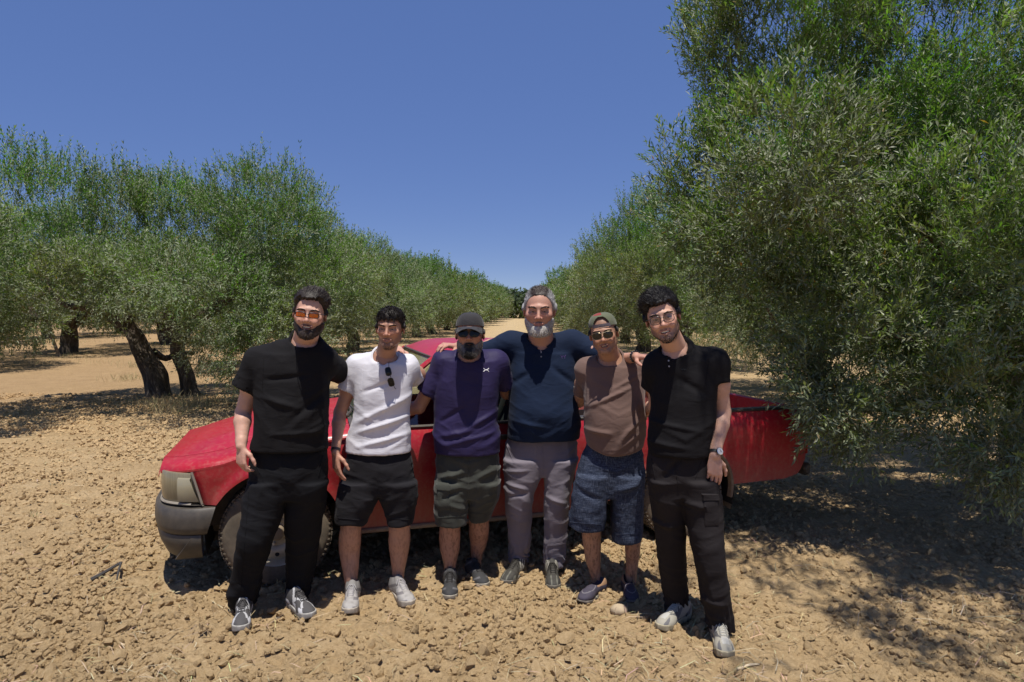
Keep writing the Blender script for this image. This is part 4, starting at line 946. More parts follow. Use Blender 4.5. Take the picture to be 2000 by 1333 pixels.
def dirnoise(n, seed): return np.random.default_rng(seed).normal(size=(n, 3))
def strands(V, N, F, n, L, dfun, seed, w=.0011, cfun=None, curve=.35):
    """tapered hair blades rooted on a surface"""
    r = np.random.default_rng(seed)
    tri = np.vstack([F[:, :3], F[:, [0, 2, 3]]]); A = np.linalg.norm(np.cross(V[tri[:, 1]] - V[tri[:, 0]], V[tri[:, 2]] - V[tri[:, 0]]), axis=1)
    if A.sum() <= 0: return None
    t = tri[r.choice(len(tri), n, p=A / A.sum())]; u = r.random((n, 2)); u[u.sum(1) > 1] = 1 - u[u.sum(1) > 1]
    P = V[t[:, 0]] + u[:, :1] * (V[t[:, 1]] - V[t[:, 0]]) + u[:, 1:] * (V[t[:, 2]] - V[t[:, 0]]); NN = N[t[:, 0]]
    D = dfun(P, NN) + r.normal(size=(n, 3)) * .22; D /= np.linalg.norm(D, axis=1)[:, None]
    l = (L(P) if callable(L) else L) * (.6 + .7 * r.random(n)); l = l[:, None]
    S = np.cross(D, NN + r.normal(size=(n, 3)) * .3); S /= np.linalg.norm(S, axis=1)[:, None] + 1e-9
    P = P - NN * .002
    m = P + D * l * .55 + NN * l * .10; e = P + D * l - NN * l * curve * .3
    ww = w * (.7 + .6 * r.random((n, 1)))
    VV = np.stack([P - S * ww, P + S * ww, m + S * ww * .8, m - S * ww * .8, e], 1).reshape(-1, 3)
    b = np.arange(n)[:, None] * 5
    C = cfun(P) * (.6 + 1.0 * r.random((n, 1)) ** 2); C = np.repeat(C, 5, 0)
    return VV, np.hstack([b, b + 1, b + 2, b + 3]), np.hstack([b + 3, b + 2, b + 4]), C

def build_head(p, M, body_parts, root, base):
    h = p['head']; F = head_field(h); A0 = F.a.copy(); V, Q = F.surf()
    x, y, z = V.T
    skin = np.array(h['skin'], float); C = np.tile(skin, (len(V), 1))
    # colour that belongs to the face: lips, flushed cheeks and nose, stubble, scalp
    smile = h.get('smile', 0); mw = .0235 + .007 * smile
    lip = np.exp(-(((z + .0685) / (.0085 + .003 * smile)) ** 4)) * (np.abs(x) < mw + .002) * (y < -.082)
    C = C * (1 - .55 * lip[:, None]) + np.array([.36, .12, .10]) * (.55 * lip[:, None])
    red = np.exp(-((z + .028) / .02) ** 2) * (y < -.04) * .45 + np.exp(-((np.abs(x) - .078) / .012) ** 2) * (np.abs(z) < .035) * .3
    C *= (1 - red[:, None] * np.array([.05, .30, .32]))
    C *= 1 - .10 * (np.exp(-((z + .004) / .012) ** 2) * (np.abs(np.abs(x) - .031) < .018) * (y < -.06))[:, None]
    lash = np.exp(-((z - .0012) / .0022) ** 2) * (np.abs(np.abs(x) - .031) < .014) * (y < -.068); C *= (1 - .5 * lash[:, None])
    if smile: C[(np.abs(z + .0685) < .005) & (np.abs(x) < mw * .75) & (y > -.092) & (y < -.07)] = (.10, .03, .03)
    def beardmask(x, y, z, soft=False):
        cheek = np.interp(y, [-.11, -.085, -.05, -.02, .01], [-.047, -.047, -.046, -.028, .0])
        cheek = cheek - .013 * np.exp(-((np.abs(x) - .037) / .011) ** 2) * (y < -.05)
        m = sstep(.004 if soft else 0, -.016 if soft else -.012, z - cheek) * sstep(.030, .012, y) * sstep(-.150, -.118, z)
        m = m * (sstep(-.036, -.044, z) if not soft else 1)
        m = m * (1 - np.exp(-((np.abs(x) / (mw + .004)) ** 4 + ((z + .0685) / ((.0088 + .003 * smile) * h.get('mouthgap', 1))) ** 4)))
        ch = h.get('cheek', 1.0)
        if ch < 1: m = m * (ch + (1 - ch) * (sstep(.040, .026, np.abs(x))))
        return m
    st = h.get('stubble', 0); hc = np.array(h['hair_col'], float)
    if st:
        bm = beardmask(x, y, z, True) * st * (.72 + .5 * vnoise(V, 160, 9)); C = C * (1 - bm[:, None]) + (hc * .5 + skin * .26) * bm[:, None]
    def hairmask(x, y, z):
        rec = h.get('recede', 0)
        zh = np.interp(y, [-.10, -.06, -.040, -.024, -.008, .012, .05, .12], [.068 + rec, .062 + rec, .046 + rec * .4, .020, -.004, -.006, -.045, -.070])
        zh = zh + .010 * sstep(.03, .05, np.abs(x)) * (y < -.05) + .010 * (vnoise(np.stack(np.broadcast_arrays(x, y * 0, z * 0), -1), 130, 4) - .5) * (y < -.05)
        return sstep(-.006, .009, z - zh)
    hm = hairmask(x, y, z) * h.get('scalp', .85); C = C * (1 - hm[:, None]) + hc * .7 * hm[:, None]
    M3, T = M[:3, :3], M[:3, 3]; tf = lambda P: P @ M3.T + T
    body_parts.append((tf(V), Q, C))
    gray = h.get('gray'); hcol = np.array(h['hair_col'], float)
    def hcolf(P):
        c = np.tile(hcol, (len(P), 1))
        if gray:
            g = gray(P)[:, None]; c = c * (1 - g) + np.array([.42, .41, .40]) * g
        return c
    X, Y, Z = np.meshgrid(*F.ax, indexing='ij', sparse=True)
    B = lambda f: f(np.broadcast_to(X, A0.shape), np.broadcast_to(Y, A0.shape), np.broadcast_to(Z, A0.shape))
    cut_z = h.get('hair_below', None)
    tb_thin = None
    def shell(mask, tfun, name, nstr, Ls, dfun, seed, w, lump=.004, lsc=55, colf=None, topcut=None):
        m = B(mask); t = B(tfun)
        P = np.stack(np.broadcast_arrays(X, Y, Z), -1)
        sel = (np.abs(A0) < .06)
        nz = np.zeros(A0.shape); nz[sel] = vnoise(P[sel] * np.array([1, 1, .6]), lsc, seed) - .5
        arr = A0 - (-.008 + m * (t + .008) + nz * lump * m)
        if topcut is not None: arr = np.maximum(arr, B(lambda x, y, z: z - topcut - .18 * (y + .03)))
        v, q = Field.surf(F, arr.astype(np.float32))
        if len(v) < 20: return
        mv = mask(v[:, 0], v[:, 1], v[:, 2]); q = q[mv[q].max(1) > .06]; used = np.unique(q); rm = np.full(len(v), -1); rm[used] = np.arange(len(used)); v = v[used]; q = rm[q]
        v = relax(v, q, 1, .4); n = normals(v, q); cf = colf or hcolf
        hs = strands(v, n, q, nstr, Ls, dfun, seed, w, cf)
        cb = cf(v) * (.55 + .5 * vnoise(v, 140, seed + 3))[:, None]
        q_ = q if tfun is not tb_thin else q[:0]
        me = mesh_np(name, np.vstack([tf(v), tf(hs[0])]) - base, [np.vstack([q_, hs[1] + len(v)]), hs[2] + len(v)], 0, np.vstack([cb, hs[3]]), True, hair_mat())
        link(name, me, root)
    hs = h.get('hair')
    if hs:
        top, side, style = hs
        def tf_(x, y, z):
            k = sstep(.03, .075, z); t = side + (top - side) * k
            if style == 'quiff': t = t + .009 * sstep(.02, -.06, y) * k + .004 * sstep(-.02, .06, x) * k
            if style == 'thick': t = t + .007 * sstep(.05, -.05, y) * k - .006 * sstep(-.03, .05, x) * (y < -.04) * k
            if style == 'fringe': t = t + .002 * k
            return t
        def dq(P, N):
            up = sstep(.03, .08, P[:, 2])[:, None]
            if style == 'quiff': a = np.array([.25, .9, .45])
            elif style == 'thick': a = np.array([-.5, .1, .75])
            elif style == 'fringe': a = np.array([.12, -.95, .1])
            else: a = np.array([0., .6, .6])
            return a * up + np.array([0, .45, -.9]) * (1 - up) + N * .12
        hmask = hairmask
        if style == 'fringe':
            hmask = lambda x, y, z: np.maximum(hairmask(x, y, z), sstep(.046, .056, z + .006 * np.sin(x * 210)) * (y < -.03))
        if cut_z is not None:
            _hm = hmask; hmask = lambda x, y, z: _hm(x, y, z) * sstep(cut_z, cut_z - .012, z)
        shell(hmask, tf_, 'hair', h.get('nhair', 5200), lambda P: .008 + dict(quiff=.024, thick=.020, thin=.012).get(style, .014) * sstep(.02, .07, P[:, 2]), dq, p['seed'] + 1, .0011, lump=.009 if style == 'thick' else .005, colf=h.get('hairf'))
    bt = h.get('beard')
    if bt:
        def tb(x, y, z): return bt[0] * (.45 + .55 * sstep(-.055, -.095, z)) + (bt[1] * sstep(-.080, -.115, z) * sstep(.0, -.05, y) * np.exp(-(x / .042) ** 2))
        if bt[0] < .002: tb_thin = tb
        shell(beardmask, tb, 'beard', h.get('nbeard', 3600), lambda P: .005 + bt[2] * sstep(-.06, -.11, P[:, 2]), lambda P, N: N * .28 + np.array([0, -.05, -1.]), p['seed'] + 2, .0009, lump=min(.005, bt[0] * .6), colf=h.get('beardf') or (lambda P: np.tile(np.array(h['hair_col']) * 1.7, (len(P), 1))))
    # brows
    r = np.random.default_rng(p['seed']); tree = BVHTree.FromPolygons(V.tolist(), Q.tolist())
    bl = []
    for s in (-1, 1):
        for k in range(150):
            u = r.random(); bx = s * (.012 + .040 * u); bz = .0185 + .006 * math.sin(u * 2.6) - (.004 * u if smile else 0) - (.002 if h.get('frown') else 0) * (1 - u) * 2 + r.normal() * .0016
            hit = tree.ray_cast(Vector((bx, -.2, bz)), Vector((0, 1, 0)))
            if hit[0]: bl.append((np.array(hit[0]), s))
    for sd in (-1, 1):
      VV = []; TT = []
      for i, (q, s) in enumerate([b_ for b_ in bl if b_[1] == sd]):
        d = nrm((s * 1.0, -.2, r.normal() * .3 + .25)); e = q + d * .009; n = np.array([0, 0, .0010]); VV += [q + (0, -.0012, 0) - n, q + (0, -.0012, 0) + n, e + (0, -.001, 0)]; TT.append([3 * i, 3 * i + 1, 3 * i + 2])
      VV = np.array(VV); bc = h.get('brow_col', hcol * .8)
      link('eyebrow', mesh_np('eyebrow', tf(VV) - base, [np.array(TT)], 0, np.tile(bc, (len(VV), 1)), False, hair_mat()), root)
    # eyes
    if h.get('eyes', True):
        if 'eye' not in SK: em = NT('eye_surface'); em.set(base=em.attr(), rough=.12, spec=.6); SK['eye'] = em.m
        for s in (-1, 1):
            m = MB(); n = 20; ph = np.linspace(0, np.pi * .5, n); th = np.linspace(0, 2 * np.pi, 24, endpoint=False)
            P = np.stack([np.outer(np.sin(ph), np.cos(th)), -np.outer(np.cos(ph), np.ones(24)), np.outer(np.sin(ph), np.sin(th))], -1) * .0118 + np.array([s * .031, -.0728, -.001])
            ang = np.repeat(ph, 24); cc = np.where(ang[:, None] < .22, [[.004] * 3], np.where(ang[:, None] < .50, [[.045, .022, .010]], [[.34, .30, .28]]))
            m.grid(P, cc, closed=True); m.build('eye', SK['eye'], root, base, M=M, colr=True)
    if smile:
        m = MB(); xs = np.linspace(-mw * .74, mw * .74, 13)
        P = np.array([[[xx, -.0905 + (xx / mw) ** 2 * .010, zz + (xx / mw) ** 2 * up_] for zz in (-.0632, -.0675 - .0025 * smile)] for xx in xs for up_ in (.004 * smile,)])
        m.grid(P); m.build('teeth', M_teeth, root, base, M=M)
    return F, tree, V

def lens_outline(kind, n=28):
    t = np.linspace(0, 2 * np.pi, n, endpoint=False); c, s = np.cos(t), np.sin(t)
    if kind == 'rect': return np.stack([.0250 * np.sign(c) * np.abs(c) ** .5, .0128 * np.sign(s) * np.abs(s) ** .55], 1)
    if kind == 'aviator': x = .0285 * np.sign(c) * np.abs(c) ** .75; y = .0205 * np.sign(s) * np.abs(s) ** .8; return np.stack([x * (1 - .12 * (y < 0) * (-y / .02)), y - .003], 1)
    if kind == 'round': x = .0250 * np.sign(c) * np.abs(c) ** .8; y = .0200 * np.sign(s) * np.abs(s) ** .75; return np.stack([x, y - .002], 1)
    return np.stack([.0255 * np.sign(c) * np.abs(c) ** .6, .0175 * np.sign(s) * np.abs(s) ** .6 - .001], 1)
def glasses(kind, lens_m, frame_m, fr, M=None, root=None, base=(0, 0, 0), name='sunglasses', yoff=0, zoff=0.0, sc=1.0, gap=.0325):
    """glasses in head space; returns the empty that holds lenses and frame"""
    lenses = []
    fm = MB(); o = lens_outline(kind) * sc
    for s in (-1, 1):
        P = np.array([[s * (gap + q[0]), -.107 + abs(q[0] + gap) ** 2 * 2.6 + yoff, q[1] + zoff] for q in o])
        fm.tube(np.vstack([P, P[:2]]), fr, 6, cap=False)
        lm = MB(); cen = P.mean(0) + np.array([0, -.0012, 0])
        rings = [cen + (P - cen) * k - np.array([0, .0015 * (1 - k * k), 0]) for k in (1.0, .7, .4, .05)]
        lm.grid(np.stack(rings), closed=True); 
        cap_ = np.stack([q + np.array([0, .002, 0]) for q in rings[:1]] + [cen + (P - cen) * .02 + np.array([0, .002, 0])]); lm.grid(cap_[::-1], closed=True)
        lm.grid(np.stack([cap_[0], rings[0]]), closed=True)
        lenses.append(lm)
        ex = gap + .026 * sc
        fm.tube([(s * ex, -.107 + ex ** 2 * 2.6 + yoff, .008 + zoff), (s * (ex + .013), -.085 + yoff, .008 + zoff), (s * .079, -.05, .006 + zoff), (s * .082, .01, .002 + zoff), (s * .080, .035, -.012 + zoff)], fr * .9, 6, n=14)
    fm.tube([(-.010, -.1065 + yoff, .003 + zoff), (0, -.113 + yoff, .0065 + zoff), (.010, -.1065 + yoff, .003 + zoff)], fr * 1.1, 6, n=7)
    if kind == 'aviator': fm.tube([(-.020, -.1065 + yoff, .0135 + zoff), (0, -.112 + yoff, .0145 + zoff), (.020, -.1065 + yoff, .0135 + zoff)], fr, 6, n=7)
    if root is not None: g = fm.build(name, frame_m, root, base, M=M)
    else: g = empty(name, base); fm.build('frame', frame_m, g, base, M=M)
    for lm in lenses: lm.build('lens', lens_m, g, base, M=M)
    return g

def fold_disp(V, N, amp, seed, center, kind='shirt'):
    P = V - center
    if kind == 'shirt':
        s = np.sign(P[:, 0]); a = P.copy(); a[:, 2] = P[:, 2] * 1.0 - np.abs(P[:, 0]) * .55; a[:, 0] *= .35; a[:, 1] *= .5
        r1 = ridge(a, 9, seed, 2); b = P.copy(); b[:, 2] *= .35; r2 = ridge(b, 9, seed + 5, 1); lo = fbm(P, 5, seed + 9, 2)
        w = .35 + .9 * sstep(.15, -.35, P[:, 2]); d = amp * ((r1 - .45) * w * 1.3 + (r2 - .4) * .6 + (lo - .5) * 1.2)
    elif kind == 'trouser':
        a = P.copy(); a[:, 2] -= .35 * np.abs(P[:, 0]); a[:, 0] *= .45; a[:, 1] *= .45
        r1 = ridge(a, 11, seed, 2); b = P.copy(); b[:, 2] *= .3; r2 = ridge(b, 10, seed + 5, 1); d = amp * ((r1 - .45) * .9 + (r2 - .4) * .7)
    return V + N * d[:, None]

def secs(rows, dflt=None):
    """(left px, right px, y px, distance, half thickness) -> (z, cx, cy, a, b)"""
    o = []
    for l, r, y, d, b in rows:
        L = W(l, y, d); R = W(r, y, d); o.append((L[2], (L[0] + R[0]) / 2, d, (R[0] - L[0]) / 2, b))
    return o

def bounds(*ss):
    lo = np.array([1e9] * 3); hi = -lo
    for s in ss:
        for z, cx, cy, a, b in s:
            lo = np.minimum(lo, [cx - a, cy - b, z]); hi = np.maximum(hi, [cx + a, cy + b, z])
    return lo, hi
def cutcyl(F, e, d, r, L=.25, k=.004):
    e = np.asarray(e, float); d = nrm(d); c = e + d * L / 2
    def fn(x, y, z):
        x, y, z = x - e[0], y - e[1], z - e[2]; t = x * d[0] + y * d[1] + z * d[2]
        return np.maximum(np.sqrt(np.maximum(x * x + y * y + z * z - t * t, 0)) - r, np.maximum(-t, t - L))
    F.op(fn, np.minimum(e, e + d * L) - r, np.maximum(e, e + d * L) + r, k, sub=True)

def shirt_prims(F, p, g=0.0, k=.045):
    F.loft(secs(p['torso'][:-1] if g < 0 else p['torso']), .03, grow=g)
    N = np.array(p['N'])
    for a in p['arms']:
        S = W(*a['S']); F.cone(N + (0, .01, -.03), S, .072 + g, a.get('rs', .066) + g, k)
        F.cone(N + (0, .01, -.10), S + (0, 0, -.04), .09 + g, .06 + g, k)
    for e in p.get('bulge', []): F.ell(W(*e[0]), np.array(e[1]) + g, e[2] if len(e) > 2 else .04)

def build_person(p):
    """p: joints and outlines measured in metres from where each stands"""
    base = np.array([p['torso'][0][0], 0, 0], float); b0 = W((p['torso'][0][0] + p['torso'][0][1]) / 2, 700, p['D']); base = np.array([b0[0], p['D'], 0.0])
    root = empty('person', base); tag(root, p['label'], 'person')
    h = p['head']; h['at'] = (h['at'][0], h['at'][1], h['at'][2] - .085); h['sc'] = h.get('sc', 1) * .98; c = W(*h['at'])
    p['neck'] = (p['neck'][0], p['neck'][1], p['neck'][2] - .02)
    p['torso'] = [(l, r, y, dd + .015, b * (.93 if i < len(p['torso']) - 1 else .96)) for i, (l, r, y, dd, b) in enumerate(p['torso'])]
    p['hip'] = [(l + (6 if i == 0 else 1), r - (6 if i == 0 else 1), y, dd + .018, b * (.76 if i == 0 else .86)) for i, (l, r, y, dd, b) in enumerate(p['hip'])]
    R = Matrix.Rotation(rad(h.get('yaw', 0)), 3, 'Z') @ Matrix.Rotation(rad(h.get('roll', 0)), 3, 'Y') @ Matrix.Rotation(rad(h.get('pitch', 0)), 3, 'X')
    sc = h.get('sc', 1.0); M = np.eye(4); M[:3, :3] = np.array(R) * sc; off = M[:3, :3] @ np.array([0, -.085, 0]); M[:3, 3] = c - off + np.array([0, 0.0, 0])
    # head position given for the bridge of the nose
    Ninv = np.linalg.inv(M); N = W(*p['neck']); p['N'] = N
    h['neck_local'] = (Ninv @ np.array([*N, 1]))[:3]
    parts = []
    hf, htree, hV = build_head(p, M, parts, root, base)
    skin = np.array(h['skin'], float); askin = np.array(p.get('arm_skin', h['skin']), float)
    # ---- trunk and limbs under the clothes, coarse
    torso = secs(p['torso']); hip = secs(p['hip']); legs = [secs(l['sec']) for l in p['legs']]
    lo, hi = bounds(torso, hip); T = Field(lo - .12, np.array([hi[0], hi[1], N[2]]) + (.12, .12, .03), .013)
    shirt_prims(T, p, -.024); T.loft(hip, .03, grow=-.028)
    for l in legs: T.loft(l, .03, grow=-.024)
    T.cone(N, (N[0], N[1] - .02, N[2] - .12), .062, .06, .04)
    v, q = T.surf(); parts.append((v, q, np.tile(skin * .97, (len(v), 1))))
    for a in p['arms']:
        S, E, H = W(*a['S']), W(*a['E']), W(*a['H']); r = a.get('r', .044)
        d = a.get('hd', None); d = nrm(H - E) if d is None else nrm(d)
        en = S + (W(*a['sl']) - S) * .72
        tip = H + d * .19 * a.get('hs', 1)
        pts = np.array([en, E, H, tip]); F = Field(pts.min(0) - .075, pts.max(0) + .075, .0043)
        arm_prims(F, S, E, H, r)
        hand(F, H, d, a.get('hn', (0, -1, 0.2)), a.get('ss', 1), a.get('curl', .35), a.get('hs', 1.0), a.get('spread', .5), a.get('thumb', 1))
        v, q = F.surf(); v = v + normals(v, q) * ((fbm(v, 35, p['seed'], 2) - .5) * .002)[:, None]
        # only beyond the sleeve's inside
        c_ = np.tile(askin, (len(v), 1)); kn = vnoise(v, 70, 3)[:, None]; c_ = c_ * (.92 + .16 * kn)
        t = np.clip(((v - H) @ d) / .16, 0, 1)[:, None]; c_ = c_ * (1 - t * np.array([.0, .10, .08]))
        parts.append((v, q, c_))
        a['_'] = (S, E, H, d)
    for li, l in enumerate(p['legs']):
        if 'shin' in l:
            s_ = secs(l['shin']); lo, hi = bounds(s_); F = Field(lo - (.03, .03, .03), hi + (.03, .03, .03), .0055)
            F.loft(s_, .01, p=2.0, cut=False, z0=lo[2] - .03, z1=hi[2] + .03)
            for e in l.get('calf', []): F.ell(W(*e[0]), e[1], .02)
            v, q = F.surf(); v = v + normals(v, q) * ((fbm(v, 22, p['seed'] + li, 2) - .5) * .006)[:, None]
            kn = fbm(v * np.array([1, 1, .25]), 160, 5, 2)[:, None]; hairy = p.get('hairy', 0)
            c_ = np.tile(askin, (len(v), 1)) * (1 - hairy * sstep(.45, .75, kn)); parts.append((v, q, c_))
    vs, qs, cs, n = [], [], [], 0
    for v, q, c_ in parts: vs.append(v); qs.append(q + n); cs.append(c_); n += len(v)
    link('body', mesh_np('body', np.vstack(vs) - base, [np.vstack(qs)], 0, np.vstack(cs), True, skin_mat()), root)
    # ---- shirt
    sl_end = []
    lo, hi = bounds(torso)
    for a in p['arms']:
        S, E, H, d = a['_']; e = W(*a['sl']); lo = np.minimum(lo, np.minimum(S, e) - .1); hi = np.maximum(hi, np.maximum(S, e) + .1)
    hi[2] = max(hi[2], N[2] + .04); lo = lo - .03; hi = hi + .03
    hs = .0074; F = Field(lo, hi, hs)
    for a in p['arms']:
        S, E, H, d = a['_']; e = W(*a['sl']); ds = nrm(e - S); r1, r2 = a.get('rs', .066), a.get('re', .062)
        F.cone(S, e + ds * .05, r1, r2, .035); cutcyl(F, e, ds, .10, .14)
        F.cone(e - ds * .045, e + ds * .06, r2 - .011, r2 - .009, .003, sub=True)
    shirt_prims(F, p)
    zlo = min(s[0] for s in torso); bot = [s for s in torso if s[0] == zlo][0]
    F.loft([(zlo - .05, *bot[1:]), (zlo + .028, *bot[1:])], .003, sub=True, grow=-.015)
    up = nrm(M[:3, :3] @ np.array([0, .022, -.05]) + M[:3, 3] - N); rn = p.get('neck_hole', .066)
    F.cone(N - up * .012 + (0, -.012, -.004), N + up * .12, rn, rn + .02, .006, sub=True)
    if 'vneck' in p:
        vb = W(*p['vneck']); F.cone(N + (0, -.05, .01), vb, p.get('vw', .05), .008, .006, sub=True)
    v, q = F.surf(); v = relax(v, q, 2, .45); nn = normals(v, q)
    cen = np.array([bot[1], bot[2], (N[2] + zlo) / 2])
    tree_s0 = None
    wh = (.18 + .82 * sstep(zlo + .012, zlo + .085, v[:, 2]))[:, None]; v0 = v
    v = fold_disp(v, nn, p.get('fold', .011), p['seed'], cen)
    for fx in p.get('creases', []):      # single long folds: from, to, depth
        a_, b_ = W(*fx[0]), W(*fx[1]); ba = b_ - a_; t = np.clip(((v - a_) @ ba) / (ba @ ba), 0, 1); dd = np.linalg.norm((v - a_ - t[:, None] * ba)[:, [0, 2]], axis=1)
        w = np.exp(-(dd / (fx[3] * 1.15)) ** 2) * np.sin(np.pi * np.clip(t * .9 + .05, 0, 1)) * (nn[:, 1] < 0); v = v + nn * (1.45 * fx[2] * w)[:, None]
    v = v0 + (v - v0) * wh
    hc = p.get('hem', 0)
    if hc:
        w = sstep(zlo + .10, zlo, v[:, 2]); v[:, 2] += w * hc * (1 - ((v[:, 0] - bot[1]) / bot[3]) ** 2)
    v[:, 2] += sstep(zlo + .05, zlo, v[:, 2]) * .012 * (vnoise(v, 9, p['seed']) - .5)
    sh = link('shirt', mesh_np('shirt', v - base, [q], 0, None, True, p['shirt_mat']), root)
    if p.get('shirt_label'): sh['label'] = p['shirt_label']
    p['shirt_tree'] = BVHTree.FromPolygons(v.tolist(), q.tolist())
    # hem stitching and collar band
    th = np.linspace(0, 2 * np.pi, 40)
    ux = nrm(np.cross([0, 1, 0], up)); uy = np.cross(up, ux); cr = rn + .004
    ringc = N - up * .004 + np.array([0, -.012, 0])
    if p.get('collar') == 'polo':
        # folded collar: two leaves of a turned-down band
        m = MB(); fr = np.linspace(-.88 * np.pi, .88 * np.pi, 33)  # 0 = back of the neck
        rows = []
        for f_, (rr, zz) in enumerate([(rn - .004, -.008), (rn + .000, .022), (rn + .010, .027), (rn + .020, .012), (rn + .030, -.014)]):
            line = []
            for t in fr:
                k = abs(t) / (.88 * np.pi); drop = -.030 * k ** 2 - (.030 * k ** 3 if f_ == 4 else 0)
                line.append(N + ux * math.sin(t) * (rr - .006 * k) + uy * math.cos(t) * (rr) + up * (zz + drop * .8 + .004) + np.array([0, -.006, 0]))
            rows.append(line)
        P = np.array(rows); 
        m.grid(P); m.grid((P + np.array([0, 0, .0]) - up * .004)[::-1]); cb = m.build('collar', p.get('collar_mat', p['shirt_mat']), root, base)
    else:
        m = MB(); P = np.array([ringc + ux * math.sin(t) * cr + uy * math.cos(t) * cr * 1.02 + up * (.010 + .022 * math.cos(t)) for t in th])
        m.tube(P, .0085, 6, cap=False, flat=.6)
        m.build('collar', p['shirt_mat'], root, base)
    # ---- trousers or shorts
    alls = hip + sum(legs, []); lo, hi = bounds(alls); F = Field(lo - .04, hi + .04, .0074)
    F.loft(hip, .03); zl = []
    for li, l in enumerate(p['legs']):
        s_ = legs[li]; F.loft(s_, .018); b = min(s_); zb = b[0]; zl.append(zb)
        if 'shin' in l: F.loft([(zb - .04, *b[1:]), (zb + .045, *b[1:])], .004, sub=True, grow=-.014)
        else: F.loft([(zb - .04, *b[1:]), (zb + .02, *b[1:])], .004, sub=True, grow=-.010)
    v, q = F.surf(); v = relax(v, q, 2, .4); nn = normals(v, q); cen = np.array([base[0], base[1], .9])
    v0 = v; v = fold_disp(v, nn, p.get('pfold', .012), p['seed'] + 40, cen, 'trouser')
    for fx in p.get('pcreases', []):
        a_, b_ = W(*fx[0]), W(*fx[1]); ba = b_ - a_; t = np.clip(((v - a_) @ ba) / (ba @ ba), 0, 1); dd = np.linalg.norm((v - a_ - t[:, None] * ba)[:, [0, 2]], axis=1)
        w = np.exp(-(dd / (fx[3] * 1.15)) ** 2) * np.sin(np.pi * np.clip(t * .9 + .05, 0, 1)) * (nn[:, 1] < 0); v = v + nn * (1.45 * fx[2] * w)[:, None]
    for li, zb in enumerate(zl):
        if 'shin' in p['legs'][li]:
            nr_ = (np.abs(v[:, 0] - min(legs[li])[1]) < .14); wh = np.where(nr_, .2 + .8 * sstep(zb + .01, zb + .08, v0[:, 2]), 1)[:, None]; v = v0 + (v - v0) * wh
    for li, zb in enumerate(zl):   # stacked folds above the shoe or a loose hem
        cx = min(legs[li])[1]; near = (np.abs(v[:, 0] - cx) < .16)
        if 'shin' not in p['legs'][li]:
            w = sstep(zb + .22, zb + .03, v[:, 2]) * near; v = v + nn * (w * .006 * np.sin((v[:, 2] - v[:, 0] * .5 + .9 * vnoise(v, 6, li + p['seed'])) * 62))[:, None]
        v[:, 2] += sstep(zb + .05, zb, v[:, 2]) * near * .022 * (vnoise(v, 12, p['seed'] + 3) - .5)
    link(p['lower'], mesh_np(p['lower'], v - base, [q], 0, None, True, p['lower_mat']), root)
    p['lower_tree'] = BVHTree.FromPolygons(v.tolist(), q.tolist())
    for sh_ in p['shoes']: make_shoe(root, base, *sh_)
    p['root'], p['base'], p['M'] = root, base, M
    return root

def on_tree(trees, px, py):
    o = np.array([0, 0, CAM_H]); d = W(px, py, 5.) - o; d = nrm(d); best = None
    for t in trees:
        h = t.ray_cast(Vector(o), Vector(d))
        if h[0] is not None and (best is None or h[3] < best[3]): best = h
    if best is None: return None, None
    n = np.array(best[1]); n = -n if n @ d > 0 else n
    return np.array(best[0]), n

